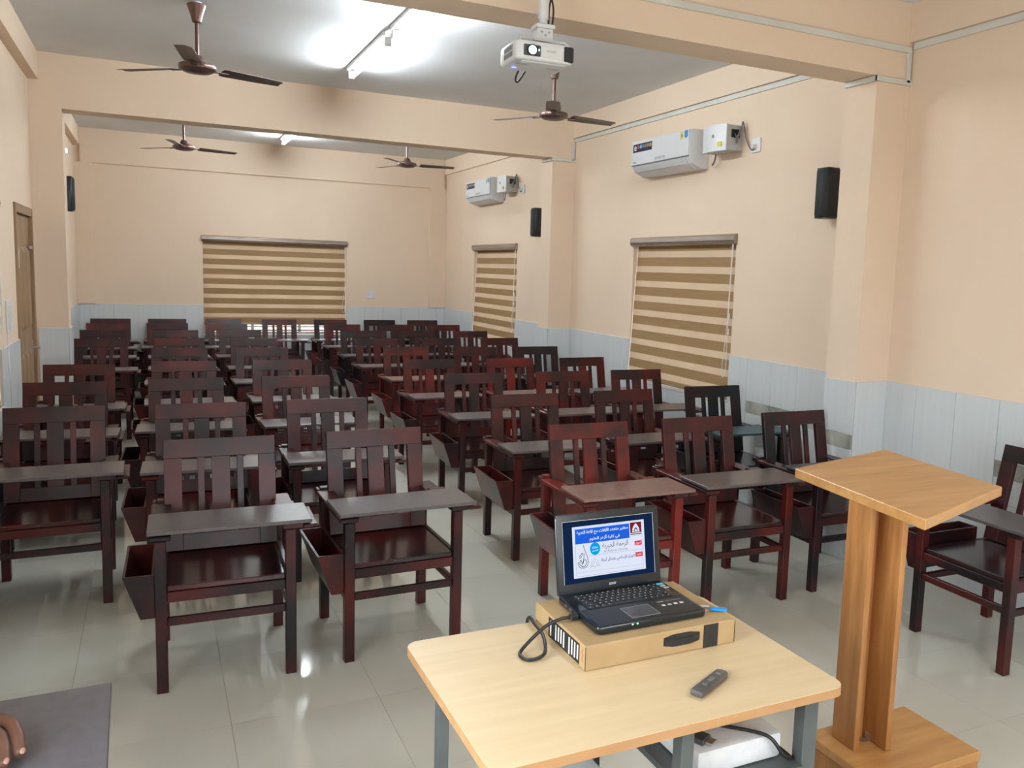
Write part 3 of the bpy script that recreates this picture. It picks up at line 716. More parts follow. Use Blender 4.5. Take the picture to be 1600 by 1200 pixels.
def socket(loc, rz, label, plug=False, w=0.11, h=0.11, rocker=False):
    t = thing('wall_socket', label, 'socket', loc, rz)
    box('plate', 'white', t, -w/2, w/2, -0.012, -0.0005, -h/2, h/2, 0.003)
    if plug:
        MB().cyl((0, -0.012, -0.01), (0, -0.05, -0.01), 0.022, 0.016, 12).build('plug', 'white2', t)
    elif rocker:
        for i in range(3): box('rocker', 'white2', t, -w/2+0.02, w/2-0.02, -0.020, -0.0121, -h/2+0.02+i*(h-0.04)/3, -h/2+0.012+(i+1)*(h-0.04)/3, 0.002)
    else:
        for x, z in ((-0.03, 0.02), (-0.015, -0.012), (-0.045, -0.012)): MB().cyl((x, -0.0128, z), (x, -0.0121, z), 0.006, n=10).build('pin_hole', 'inkgrey', t)
        box('rocker', 'white2', t, 0.015, 0.042, -0.019, -0.0121, -0.028, 0.028, 0.002)
    return t
air_con(6.575, 'white split air conditioner above the nearer right wall blind')
air_con(11.26, 'white split air conditioner above the farther right wall blind')
stabiliser(5.80, 'grey voltage stabiliser box beside the nearer air conditioner')
stabiliser(10.47, 'grey voltage stabiliser box beside the farther air conditioner')
socket((XR, 5.46, 2.845), R_, 'white plugged wall socket right of the nearer stabiliser', True)
socket((XR, 10.12, 2.845), R_, 'white plugged wall socket right of the farther stabiliser', True)
socket((3.095, YB, 1.355), 0, 'white socket plate on the back wall right of the wide blind', w=0.13)
socket((XL, 7.02, 1.37), L_, 'white switch plate on the left wall before the brown door', w=0.15, h=0.22, rocker=True)
wr2 = thing('wall_cable', 'thin white cable hanging below the left switch plate', 'cable', (XL, 6.9, 1.26))
MB().tube(spline([(0.004, 0.1, 0.0), (0.012, 0.02, -0.12), (0.02, -0.03, -0.26), (0.02, 0.02, -0.42), (0.012, 0.05, -0.55)], 6), 0.004, 6).build('cable', 'cord', wr2)

# ------------------------------------------------------------------ wall speakers
def speaker(loc, rz, label, s=1.0):
    """local: -y away from the wall"""
    t = thing('wall_speaker', label, 'speaker', loc, rz, group='black wall speakers'); t.scale = (s, s, s)
    prof = [(-0.062, -0.03), (-0.07, -0.10), (-0.06, -0.135), (-0.03, -0.155), (0.03, -0.155), (0.06, -0.135), (0.07, -0.10), (0.062, -0.03)]
    MB().prism(prof, 'z', -0.165, 0.165).build('cabinet', 'black', t, 0.006, True)
    g = [(-0.058, -0.137), (-0.03, -0.1585), (0.03, -0.1585), (0.058, -0.137), (0.055, -0.130), (-0.055, -0.130)]
    MB().prism(g, 'z', -0.15, 0.15).build('grille', 'speaker', t, 0.003, True)
    for z in (-0.172, 0.172): box('end_plate', 'darkgrey', t, -0.055, 0.055, -0.14, -0.035, min(z, z-math.copysign(0.007, z)), max(z, z-math.copysign(0.007, z)), 0.002)
    box('bracket', 'black', t, -0.03, 0.03, -0.0305, -0.0005, -0.05, 0.05, 0.002)
    return t
speaker((XR, 4.555, 2.405), R_, 'black wall speaker beside the near right column')
speaker((XR, 9.475, 2.395), R_, 'slim looking black wall speaker beside the far right column')
speaker((XL, 10.85, 2.48), L_, 'black wall speaker behind the far left column', 1.1)
wl_ = thing('wall_lamp', 'tiny lit white lamp high behind the far left column', 'lamp', (XL, 11.2, 2.98), L_)
box('base', 'white', wl_, -0.04, 0.04, -0.05, -0.0005, -0.03, 0.03, 0.004)
MB().cyl((0, -0.05, 0), (0, -0.09, 0), 0.03, 0.022, 14).build('bulb', 'lamp_blue', wl_, smooth=True)

# ------------------------------------------------------------------ projector
pj = thing('projector', 'white ceiling projector with glowing lens hanging upside down on a white pole', 'projector', (1.637, 3.74, 2.752), math.radians(-3))
w, d = 0.142, 0.118
prof = []
for (cx, cy, a0) in ((w-0.03, d-0.03, 0), (-w+0.03, d-0.03, 90), (-w+0.03, -d+0.03, 180), (w-0.03, -d+0.03, 270)):
    for k in range(5):
        a = math.radians(a0+k*22.5); prof.append((cx+0.03*math.cos(a), cy+0.03*math.sin(a)))
MB().prism(prof, 'z', 0.0, 0.085).build('case', 'white', pj, 0.012, True, 3)
box('top_cover', 'white2', pj, -0.10, 0.11, -0.095, 0.09, -0.006, 0.0004, 0.003)
box('lens_surround', 'darkgrey', pj, -0.105, -0.022, -d-0.0035, -d+0.004, 0.016, 0.066, 0.004)
MB().cyl((-0.066, -d-0.004, 0.04), (-0.066, -d-0.012, 0.04), 0.025, n=24).build('lens_ring', 'black', pj, smooth=True)
ln_ = MB().lathe([(0.0, 0.006), (0.012, 0.0045), (0.019, 0.0)], n=24).build('lens', 'lens_glow', pj, smooth=True)
ln_.location = (-0.066, -d-0.012, 0.04); ln_.rotation_euler = (PI/2, 0, 0)
box('indicator', 'lens_glow', pj, -0.034, -0.030, -d-0.006, -d-0.0036, 0.040, 0.048)
box('front_panel', 'white2', pj, -0.018, 0.088, -d-0.003, -d+0.004, 0.014, 0.068, 0.002)
box('exhaust_grille', 'black', pj, 0.090, 0.141, -d-0.004, -d+0.03, 0.008, 0.078, 0.006)
text('lettering', 'EPSON', 'inkgrey', pj, (0.028, -d-0.0035, 0.045), (-1, 0, 0), (0, 0, -1), width=0.042)
for i in range(6):
    for j in range(2): box('vent_slot', 'vent', pj, -w-0.0012, -w+0.002, -0.07+i*0.02, -0.056+i*0.02, 0.018+j*0.028, 0.040+j*0.028)
for x, y in ((-0.09, -0.05), (0.08, -0.02)):
    box('filter_slot', 'greyplastic', pj, x-0.03, x+0.03, y-0.02, y+0.02, -0.0075, -0.0055)
box('status_light', 'led_blue', pj, -0.105, -0.085, 0.03, 0.045, -0.0075, -0.0055)
b = MB()
for a in ((-0.12, -0.09), (0.12, -0.09), (0.10, 0.09), (-0.10, 0.09)):
    b.tube([(a[0]*0.25, a[1]*0.25, 0.112), (a[0]*0.9, a[1]*0.9, 0.100), (a[0], a[1], 0.084)], 0.008, 8)
b.box(-0.03, 0.08, -0.05, 0.05, 0.106, 0.114)
b.build('mount_spider', 'white2', pj)
box('mount_bracket', 'white2', pj, -0.008, 0.068, -0.035, 0.035, 0.1145, 0.168, 0.002)
box('mount_cap', 'white2', pj, -0.015, 0.075, -0.042, 0.042, 0.1685, 0.188, 0.003)
for x, z in ((0.012, 0.152), (0.048, 0.152), (0.03, 0.138)): MB().cyl((x, -0.0355, z), (x, -0.039, z), 0.0055, n=10).build('screw', 'metal', pj)
MB().cyl((0.03, 0, 0.188), (0.03, 0, 0.225), 0.019, n=18).build('pole_joint', 'white2', pj, smooth=True)
MB().cyl((0.03, 0, 0.215), (0.03, 0, ZC-2.752-0.012), 0.025, n=20).build('pole', 'white2', pj, smooth=True)
MB().cyl((0.03, 0, ZC-2.752-0.012), (0.03, 0, ZC-2.752-0.0005), 0.07, n=20).build('ceiling_plate', 'white2', pj)
MB().cyl((0.005, 0, 0.235), (-0.008, 0, 0.235), 0.006, n=8).build('thumb_screw', 'metal', pj)
pc = thing('projector_cable', 'black cables dropping beside the projector pole', 'cable', (1.637, 3.74, 2.752))
MB().tube(spline([(0.09, 0.06, 0.771), (0.085, 0.05, 0.52), (0.105, 0.03, 0.40), (0.08, 0.04, 0.30), (0.08, 0.05, 0.2), (0.07, 0.06, 0.115), (0.06, 0.13, 0.06)], 8), 0.0045, 7).build('cable', 'cable', pc)
MB().tube(spline([(0.105, 0.06, 0.771), (0.11, 0.05, 0.46), (0.08, 0.03, 0.36), (0.10, 0.04, 0.28), (0.09, 0.05, 0.19), (0.04, 0.12, 0.13), (0.0, 0.16, 0.05), (-0.03, 0.17, -0.02), (-0.01, 0.19, -0.035), (0.02, 0.16, 0.02)], 8), 0.0045, 7).build('cable', 'cable', pc)

# ------------------------------------------------------------------ lectern
lc = thing('lectern', 'honey coloured wooden lectern with square top on an H shaped post', 'lectern', (2.45, 2.2, 0))
TZ = 1.065
# top board: measured corners (slightly out of square with the room), relative to the base origin
ct = [(2.265-2.45, 2.52-2.2), (2.925-2.45, 2.69-2.2), (2.825-2.45, 2.03-2.2), (2.178-2.45, 1.815-2.2)]
b = MB(); b.hexa([(ct[3][0], ct[3][1], TZ-0.036), (ct[2][0], ct[2][1], TZ-0.036), (ct[1][0], ct[1][1], TZ-0.036), (ct[0][0], ct[0][1], TZ-0.036),
                  (ct[3][0], ct[3][1], TZ), (ct[2][0], ct[2][1], TZ), (ct[1][0], ct[1][1], TZ), (ct[0][0], ct[0][1], TZ)])
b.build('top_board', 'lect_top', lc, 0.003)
BZ = 0.13
box('base_board', 'lect_top', lc, -0.29, 0.215, -0.30, 0.05, BZ-0.035, BZ, 0.003)
box('base_plinth', 'lect_post', lc, -0.285, 0.21, -0.295, 0.045, 0.0, BZ-0.0355, 0.002)
PT = TZ-0.0365
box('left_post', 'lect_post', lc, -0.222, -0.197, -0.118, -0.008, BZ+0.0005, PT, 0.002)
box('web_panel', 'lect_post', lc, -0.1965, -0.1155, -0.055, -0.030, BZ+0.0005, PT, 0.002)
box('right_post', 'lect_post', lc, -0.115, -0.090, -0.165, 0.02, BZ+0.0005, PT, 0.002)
for z in (0.48, 0.76):
    MB().cyl((-0.1955, -0.068, z), (-0.188, -0.068, z), 0.008, n=10).build('bolt', 'metal', lc)
b = MB(); b.box(-0.147, -0.1155, -0.09, -0.07, BZ+0.0008, BZ+0.004); b.box(-0.119, -0.1155, -0.09, -0.07, BZ+0.004, BZ+0.03)
b.build('angle_bracket', 'metal', lc)

# ------------------------------------------------------------------ desk
dk = thing('desk', 'beech laminate desk on a grey steel frame carrying the laptop', 'desk', (0, 0, 0))
X0, X1, YA, YC, DZ = 0.602, 1.572, 1.505, 2.16, 0.78
rr = 0.035; prof = []
for (cx, cy, a0) in ((X1-rr, YC-rr, 0), (X0+rr, YC-rr, 90), (X0+rr, YA+rr, 180), (X1-rr, YA+rr, 270)):
    for k in range(6):
        a = math.radians(a0+k*18); prof.append((cx+rr*math.cos(a), cy+rr*math.sin(a)))
MB().prism(prof, 'z', DZ-0.0245, DZ-0.002).build('edge_band', 'beech_edge', dk, 0.0, True)
cxm, cym = (X0+X1)/2, (YA+YC)/2
MB().prism([(cxm+(p[0]-cxm)*0.9985, cym+(p[1]-cym)*0.9985) for p in prof], 'z', DZ-0.0018, DZ).build('table_top', 'beech', dk)
lz = DZ-0.025
for name, q in (('leg', (0.645, 0.675, 1.985, 2.015, 0, lz)), ('leg', (0.645, 0.675, 1.55, 1.58, 0, lz)), ('leg', (1.48, 1.525, 1.55, 1.59, 0, lz)), ('leg', (1.48, 1.525, 2.0, 2.04, 0, lz)),
                ('leg', (1.105, 1.14, 1.55, 1.59, 0, lz)), ('leg', (1.105, 1.14, 2.0, 2.04, 0, lz))):
    box(name, 'steel', dk, *q, 0.002)
box('top_rail', 'steel', dk, 0.6755, 1.1045, 1.987, 2.012, lz-0.04, lz-0.0005)
box('shelf', 'steel', dk, 1.1405, 1.4795, 1.552, 2.035, 0.545, 0.562)
box('shelf_front_rail', 'steel', dk, 1.1405, 1.4795, 1.545, 1.5515, 0.515, 0.562)
box('cabinet_side', 'steel', dk, 1.4805, 1.4835, 1.5905, 1.9995, 0.10, 0.54)
box('drawer_front', 'steel', dk, 1.145, 1.475, 1.548, 1.556, 0.34, 0.505, 0.003)
box('drawer_front', 'steel', dk, 1.145, 1.475, 1.548, 1.556, 0.11, 0.335, 0.003)
fm = tag(MB().box(1.19, 1.455, 1.60, 1.90, 0.5625, 0.632).build('foam_block', 'foam', None, 0.012, True, 2), 'white packing foam block on the steel shelf under the desk', 'foam')
ad = thing('cable_adapter', 'small dark connector box with silver edge lying on the white foam', 'adapter', (1.22, 1.66, 0.6325), 0.5)
box('body', 'darkgrey', ad, -0.022, 0.022, -0.035, 0.035, 0.0, 0.016, 0.003)
box('metal_tip', 'metal', ad, -0.014, 0.014, -0.055, -0.0355, 0.003, 0.012, 0.001)
uc = thing('power_cable', 'black cable curling over the foam block under the desk', 'cable', (0, 0, 0))
MB().tube(spline([(1.225, 1.72, 0.655), (1.30, 1.68, 0.643), (1.37, 1.62, 0.641), (1.405, 1.588, 0.632), (1.435, 1.572, 0.590), (1.468, 1.578, 0.568), (1.472, 1.62, 0.568), (1.472, 1.80, 0.568)], 8), 0.005, 8).build('cable', 'cable', uc)
gb = thing('storage_box', 'flat grey case standing under the desk, left of the steel shelf', 'case', (1.0, 1.80, 0))
box('shell', 'greyplastic', gb, -0.055, 0.085, -0.22, 0.17, 0.0, 0.42, 0.008, 2)
box('lid', 'greyplastic', gb, -0.058, 0.088, -0.223, 0.173, 0.4205, 0.45, 0.006, 2)
box('clasp', 'darkgrey', gb, 0.0, 0.03, -0.228, -0.2235, 0.39, 0.44, 0.002)

# ------------------------------------------------------------------ cardboard box
cb = thing('cardboard_box', 'flat brown cardboard laptop box with a handle slot on the desk', 'box', (1.22, 1.98, DZ))
bw, bd, bh = 0.237, 0.158, 0.069
MB().box(-bw, bw, -bd, bd, 0.0006, bh).build('carton', 'card', cb, 0.003, segs=2)
box('flap_edge', 'inkblack', cb, -bw-0.0003, -bw+0.0008, -bd-0.0004, -bd+0.0012, 0.003, bh-0.003)
box('flap_edge', 'inkblack', cb, bw-0.0008, bw+0.0003, -bd-0.0004, -bd+0.0012, 0.003, bh-0.003)
hp = []
for i in range(9):
    u = i/8; hp.append((0.030+0.018*math.sin(PI*u)*0.6, 0.005+0.115*u))
hp = [(0.052, 0.0), (0.058, 0.03), (0.058, 0.085), (0.052, 0.117), (0.030, 0.117), (0.0225, 0.085), (0.0225, 0.03), (0.030, 0.0)]
MB().prism([(z, x+0.0) for z, x in hp], 'y', -bd-0.0010, -bd-0.0002).build('handle_slot', 'inkblack', cb)
MB().prism([(0.030, 0.004), (0.048, 0.004), (0.044, 0.03), (0.044, 0.087), (0.048, 0.113), (0.030, 0.113), (0.0245, 0.085), (0.0245, 0.03)], 'y', -bd-0.006, -bd-0.0012).build('handle', 'black', cb, 0.002)
box('tape_patch', 'inkblack', cb, 0.130, 0.179, -bd-0.0008, -bd-0.0001, 0.002, 0.0675)
lb = box('label', 'inkblack', cb, -bw-0.0008, -bw-0.0001, -0.125, 0.065, 0.006, 0.062)
for i in range(11):
    y = 0.055 - i*0.0165
    if i in (1, 6): continue
    h0 = random.uniform(0.010, 0.022)
    box('print_line', 'inkwhite', lb, -bw-0.0014, -bw-0.0008, y-0.009, y-0.002, h0, 0.056)
MB().tube(spline([(-bw-0.0006, -0.143, 0.055), (-bw-0.0006, -0.138, 0.046), (-bw-0.0006, -0.146, 0.040), (-bw-0.0006, -0.139, 0.030), (-bw-0.0006, -0.147, 0.022)], 5), 0.0008, 5).build('pen_mark', 'stk_red', cb)

# ------------------------------------------------------------------ laptop
LZ = DZ + 0.0695
lp = thing('laptop', 'black laptop open on the cardboard box showing an Arabic slide', 'laptop', (1.212, 1.983, LZ), math.radians(0.3))
hw, hd = 0.175, 0.122
prof = []
for (cx, cy, a0) in ((hw-0.014, hd-0.014, 0), (-hw+0.014, hd-0.014, 90), (-hw+0.014, -hd+0.014, 180), (hw-0.014, -hd+0.014, 270)):
    for k in range(5):
        a = math.radians(a0+k*22.5); prof.append((cx+0.014*math.cos(a), cy+0.014*math.sin(a)))
MB().prism(prof, 'z', 0.003, 0.024).build('base', 'blackgloss', lp, 0.004, True, 2)
for sx in (-1, 1):
    for sy in (-1, 1): MB().cyl((sx*0.15, sy*0.10, 0.0), (sx*0.15, sy*0.10, 0.004), 0.008, n=10).build('rubber_foot', 'black', lp)
box('palm_rest', 'black', lp, -hw+0.010, hw-0.010, -hd+0.008, -0.002, 0.0241, 0.0246, 0.0)
kb = box('keyboard', 'black', lp, -0.142, 0.142, -0.006, 0.092, 0.0241, 0.0247)
kcache = {}
def key(x, y, w_, h_):
    k = (round(w_, 4), round(h_, 4))
    if k not in kcache: kcache[k] = MB().box(-w_/2, w_/2, -h_/2, h_/2, 0, 0.0025).mesh('key', 'key', 0.0008)
    o = link('key', kcache[k], kb, (x, y, 0.0247)); return o
lab = MB().box(-0.0016, 0.0016, -0.002, 0.002, 0.0, 0.0002).mesh('key_print', 'inkwhite')
rows = [(0.0865, 0.0085, [1]*16), (0.0715, 0.0145, [1]*13+[2.0]), (0.0545, 0.0145, [1.5]+[1]*12+[1.5]), (0.0375, 0.0145, [1.8]+[1]*11+[2.2]), (0.0205, 0.0145, [2.3]+[1]*10+[1.7, 1]), (0.0035, 0.0145, [1.2, 1, 1, 1.2, 5.2, 1, 1, 1, 1, 1])]
pm = MB()
for y, h_, ws in rows:
    tot = sum(ws); x = -0.140
    for i, w_ in enumerate(ws):
        W_ = 0.280*w_/tot
        key(x+W_/2, y, W_-0.0028, h_-0.0005 if h_ > 0.01 else h_-0.0015)
        if w_ < 4: pm.box(x+W_/2-0.003, x+W_/2, y, y+0.003, 0.0273, 0.0275)
        x += W_
pm.build('key_print', 'inkwhite', lp)
b = MB(); b.box(-0.055, 0.035, -0.100, -0.0995, 0.0247, 0.0251); b.box(-0.055, 0.035, -0.0305, -0.030, 0.0247, 0.0251); b.box(-0.055, -0.0545, -0.0995, -0.0305, 0.0247, 0.0251); b.box(0.0345, 0.035, -0.0995, -0.0305, 0.0247, 0.0251)
box('touchpad', 'darkgrey', lp, -0.0545, 0.0345, -0.0995, -0.0305, 0.0246, 0.0249); b.build('touchpad_rim', 'greyplastic', lp)
text('sticker_text', 'VAIO', 'inkwhite', lp, (0.077, -0.030, 0.0249), (1, 0, 0), (0, 1, 0), width=0.022, bold=0.02)
for i in range(4): box('sticker', 'inkwhite' if i != 1 else 'greyplastic', lp, 0.068+i*0.020, 0.079+i*0.020, -0.060, -0.050, 0.0247, 0.0250)
box('sticker_line', 'inkgrey', lp, 0.092, 0.145, -0.031, -0.029, 0.0247, 0.0250)
box('blue_sticker', 'stk_cyan', lp, 0.143, 0.166, 0.084, 0.098, 0.0242, 0.0246)
box('sticker', 'greyplastic', lp, 0.146, 0.163, 0.070, 0.080, 0.0242, 0.0246); box('sticker', 'greyplastic', lp, 0.148, 0.166, 0.055, 0.065, 0.0242, 0.0246)
for x in (-0.068, -0.053): MB().cyl((x, -hd-0.0008, 0.018), (x, -hd+0.002, 0.018), 0.0022, n=8).build('indicator_light', 'usbgreen', lp)
for y in (0.0, 0.03, 0.06): box('port', 'darkgrey', lp, -hw-0.0006, -hw+0.002, y, y+0.014, 0.009, 0.017)
# lid, tilted back; local x right, z up along the lid, screen faces -y
lid = bpy.data.objects.new('lid', None); COL.objects.link(lid); lid.parent = lp; lid.location = (0, hd-0.006, 0.022); lid.rotation_euler = (math.radians(-10), 0, 0); lid.empty_display_size = 0.05
LH = 0.232; prof = []
for (cx, cz, a0) in ((hw-0.014, LH-0.014, 0), (-hw+0.014, LH-0.014, 90)):
    for k in range(5):
        a = math.radians(a0+k*22.5); prof.append((cz+0.014*math.sin(a), cx+0.014*math.cos(a)))
prof += [(0.0, -hw), (0.0, hw)]
MB().prism(prof, 'y', 0.0, 0.010).build('lid_shell', 'blackgloss', lid, 0.002)
SW, S0, S1 = 0.1545, 0.030, 0.211
b = MB(); b.box(-hw+0.003, hw-0.003, -0.0012, -0.0001, S1, LH-0.003); b.box(-hw+0.003, hw-0.003, -0.0012, -0.0001, 0.002, S0); b.box(-hw+0.003, -SW, -0.0012, -0.0001, S0, S1); b.box(SW, hw-0.003, -0.0012, -0.0001, S0, S1)
b.build('bezel', 'blackgloss', lid)
b = MB(); b.box(-SW, SW, -0.0016, -0.0012, S1-0.001, S1); b.box(-SW, -SW+0.001, -0.0016, -0.0012, S0, S1); b.box(SW-0.001, SW, -0.0016, -0.0012, S0, S1)
b.build('bezel_rim', 'greyplastic', lid)
box('display', 's_dark', lid, -SW, SW, -0.0009, -0.0001, S0, S1)
text('brand_lettering', 'SONY', 'inkwhite', lid, (0.005, -0.0014, 0.016), (1, 0, 0), (0, 0, 1), width=0.024, bold=0.015)
# slide (u from -1..1, v from -1..1 over the white sheet)
sx0, sx1, sz0, sz1 = -0.1225, 0.1225, 0.0445, 0.1935
def U(u): return (sx0+sx1)/2 + u*(sx1-sx0)/2
def V(v): return (sz0+sz1)/2 + v*(sz1-sz0)/2
def sl(name, mt, u0, u1, v0, v1, d): return box(name, mt, lid, U(u0), U(u1), -0.0009-0.0001*(d+1), -0.0009-0.0001*d, V(v0), V(v1))
sl('slide_sheet', 's_white', -1, 1, -1, 1, 0)
for q in ((-0.93, 0.93, 0.955, 0.962), (-0.93, 0.93, -0.95, -0.94), (-0.93, -0.925, -0.94, 0.955), (0.925, 0.93, -0.94, 0.955), (-0.93, 0.93, -0.80, -0.792), (-0.55, 0.93, -0.19, -0.18)):
    sl('slide_line', 's_line', *q, 1)
sl('slide_header', 's_blue', -0.925, 0.575, 0.32, 0.90, 1)
def stext(body, mt, u, v, wid, hgt=None, bold=0.0, shear=0.0, ar=True):
    text('slide_text', arabic(body) if ar else body, mt, lid, (U(u), -0.00125, V(v)), (1, 0, 0), (0, 0, 1), width=wid*(sx1-sx0)/2, height=(hgt*(sz1-sz0)/2 if hgt else None), bold=bold, shear=shear)
stext('مختبر متعدد اللغات مع قاعة الندوة', 's_white', -0.17, 0.735, 1.42, 0.20, bold=0.035)
stext('في كلية أزهر العلوم', 's_white', -0.12, 0.465, 0.84, 0.20, bold=0.035)
sl('slide_emblem', 's_maroon', 0.60, 0.92, 0.50, 0.92, 1)
def spoly(name, mt, pts, d): MB().prism([(V(v), U(u)) for u, v in pts], 'y', -0.0009-0.0001*(d+1), -0.0009-0.0001*d).build(name, mt, lid)
spoly('slide_emblem', 's_white', [(0.655, 0.53), (0.665, 0.66), (0.70, 0.78), (0.76, 0.88), (0.82, 0.78), (0.855, 0.66), (0.865, 0.53)], 2)
spoly('slide_emblem', 's_maroon', [(0.70, 0.545), (0.71, 0.63), (0.735, 0.69), (0.76, 0.715), (0.785, 0.69), (0.81, 0.63), (0.82, 0.545)], 3)
spoly('slide_emblem', 's_white', [(0.72, 0.555), (0.735, 0.62), (0.76, 0.66), (0.785, 0.62), (0.80, 0.555)], 4)
sl('slide_line', 's_ink', 0.60, 0.92, 0.43, 0.465, 1); sl('slide_line', 's_grey', 0.64, 0.90, 0.38, 0.39, 1)
spoly('slide_badge', 's_cyan', [(-0.40+0.14*math.cos(2*PI*i/28), 0.07+0.25*math.sin(2*PI*i/28)) for i in range(28)], 1)
stext('مساعدة', 's_white', -0.40, 0.13, 0.16, 0.09, 0.03); stext('الرحيم', 's_white', -0.40, -0.01, 0.16, 0.10, 0.03)
stext('الرحمة الخيرية', 's_ink', 0.16, 0.13, 0.72, 0.27, 0.0)
stext('Al Rahma Charity', 's_grey', 0.17, -0.10, 0.70, 0.13, 0.0, 0.25, ar=False)
sl('slide_tag', 's_red', 0.71, 0.915, -0.01, 0.17, 1); stext('تمويل', 's_white', 0.81, 0.075, 0.15, 0.11, 0.02)
sl('slide_tag', 's_red', 0.72, 0.925, -0.47, -0.29, 1); stext('تنفيذ', 's_white', 0.82, -0.38, 0.14, 0.11, 0.02)
stext('المركز الإسلامي بشنكل كيرالا', 's_navy', 0.22, -0.43, 0.94, 0.19, 0.01)
b = MB()
def curve2(pts, r=0.0008):
    b.tube([(U(u), -0.0012, V(v)) for u, v, _ in spline([(u, v, 0) for u, v in pts], 5)], r, 5)
curve2([(-0.72, 0.27), (-0.68, 0.05), (-0.62, -0.20), (-0.60, -0.45), (-0.66, -0.60), (-0.76, -0.63), (-0.85, -0.55), (-0.87, -0.38)])
curve2([(-0.70, -0.05), (-0.72, -0.25), (-0.76, -0.45), (-0.80, -0.30), (-0.83, -0.48), (-0.72, -0.58), (-0.64, -0.42), (-0.70, -0.30), (-0.76, -0.52)])
curve2([(-0.84, -0.18), (-0.80, -0.12), (-0.78, -0.2), (-0.83, -0.24)]); curve2([(-0.79, -0.1), (-0.75, -0.04), (-0.74, -0.14)])
b.build('slide_calligraphy', 's_ink', lid)
b = MB()
curve2([(-0.54, -0.60), (-0.50, -0.44), (-0.42, -0.33), (-0.34, -0.44), (-0.30, -0.60)], 0.0004); curve2([(-0.49, -0.62), (-0.46, -0.50), (-0.42, -0.44), (-0.38, -0.50), (-0.35, -0.62)], 0.0004)
curve2([(-0.56, -0.64), (-0.48, -0.60), (-0.42, -0.66), (-0.36, -0.60), (-0.28, -0.64)], 0.0005)
b.build('slide_watermark', 's_grey', lid)

hc = thing('video_cable', 'thick black video cable looping from the left side of the laptop', 'cable', (0, 0, 0))
MB().tube(spline([(1.012, 1.972, LZ+0.014), (0.985, 1.972, LZ+0.014), (0.945, 1.985, LZ-0.006), (0.895, 1.990, DZ+0.022), (0.862, 1.965, DZ+0.007), (0.872, 1.925, DZ+0.007), (0.92, 1.935, DZ+0.012), (0.955, 2.02, DZ+0.02), (0.965, 2.10, DZ+0.02), (0.975, 2.165, DZ+0.012), (0.98, 2.19, DZ-0.05), (0.98, 2.20, 0.45)], 8), 0.005, 8).build('cable', 'cable', hc)
box('plug', 'black', hc, 1.010, 1.0364, 1.962, 1.982, LZ+0.007, LZ+0.021, 0.003)
us = thing('usb_key', 'blue flash drive on a ring beside the laptop', 'flash drive', (1.424, 1.897, LZ+0.001), math.radians(-32))
box('body', 'blue', us, -0.001, 0.048, -0.007, 0.007, 0.0, 0.009, 0.003, 2)
MB().tube([(-0.016+0.015*math.cos(2*PI*i/20), 0.015*math.sin(2*PI*i/20), 0.003) for i in range(21)], 0.0009, 5).build('ring', 'metal', us)
box('tag', 'white', us, -0.030, -0.001, 0.020, 0.030, 0.0, 0.003, 0.001)

# ------------------------------------------------------------------ remote control in its plastic sleeve
rm = thing('remote_control', 'slim dark grey remote control in a clear plastic sleeve on the desk', 'remote', (1.2425, 1.638, DZ), math.radians(27))
prof = []
for (cx, cy, a0) in ((0.074-0.012, 0.017-0.012, 0), (-0.074+0.004, 0.017-0.004, 90), (-0.074+0.004, -0.017+0.004, 180), (0.074-0.012, -0.017+0.012, 270)):
    r = 0.012 if cx > 0 else 0.004
    for k in range(5):
        a = math.radians(a0+k*22.5); prof.append((cx+r*math.cos(a), cy+r*math.sin(a)))
MB().prism(prof, 'z', 0.001, 0.016).build('body', 'darkgrey', rm, 0.003, True, 2)
for i, x in enumerate((-0.03, 0.0, 0.012, 0.045)): box('button', 'vent', rm, x-0.004, x+0.004, -0.006, 0.006, 0.0161, 0.0172, 0.0004)
text('lettering', 'EPSON', 'inkgrey', rm, (-0.012, 0.0, 0.0165), (1, 0, 0), (0, 1, 0), width=0.02)
b = MB(); b.hexa([(-0.088, -0.022, 0.0004), (0.077, -0.020, 0.0004), (0.077, 0.020, 0.0004), (-0.088, 0.022, 0.0004), (-0.088, -0.021, 0.004), (0.077, -0.019, 0.0185), (0.077, 0.019, 0.0185), (-0.088, 0.021, 0.004)])
b.v[4] = (-0.074, -0.0195, 0.0185); b.v[7] = (-0.074, 0.0195, 0.0185)
b.build('plastic_sleeve', 'wrap', rm)

# ------------------------------------------------------------------ person seated at the lower left, only the hand reaches into view
ps = thing('person', 'seated person in green shirt, only a curled hand resting on the near writing board', 'person', (-0.60, 2.035, 0))
OX, OY = -0.60, 2.035
def skin(name, chains, material, parent, sub=2):
    """chains: lists of ((x,y,z), radius) joined where points coincide; each chain starts a surface of its own"""
    vs, es, rs, roots = [], [], [], []
    for ch in chains:
        n0 = len(vs); roots.append(n0)
        for j, (p, r) in enumerate(ch['p']):
            vs.append((p[0]-OX, p[1]-OY, p[2])); rs.append(r)
            if j: es.append((len(vs)-2, len(vs)-1))
        for (att, pts) in ch.get('b', []):
            prev = n0+att
            for p, r in pts:
                vs.append((p[0]-OX, p[1]-OY, p[2])); rs.append(r); es.append((prev, len(vs)-1)); prev = len(vs)-1
    me = bpy.data.meshes.new(name); me.from_pydata(vs, es, [])
    o = link(name, me, parent); me.materials.append(M[material])
    mod = o.modifiers.new('skin', 'SKIN'); mod.use_smooth_shade = True
    lay = me.skin_vertices[0].data
    for i, r in enumerate(rs): lay[i].radius = r if isinstance(r, tuple) else (r, r); lay[i].use_root = i in roots
    sb = o.modifiers.new('sub', 'SUBSURF'); sb.levels = sub; sb.render_levels = sub
    return o
yc = OY
hand_z = 0.735
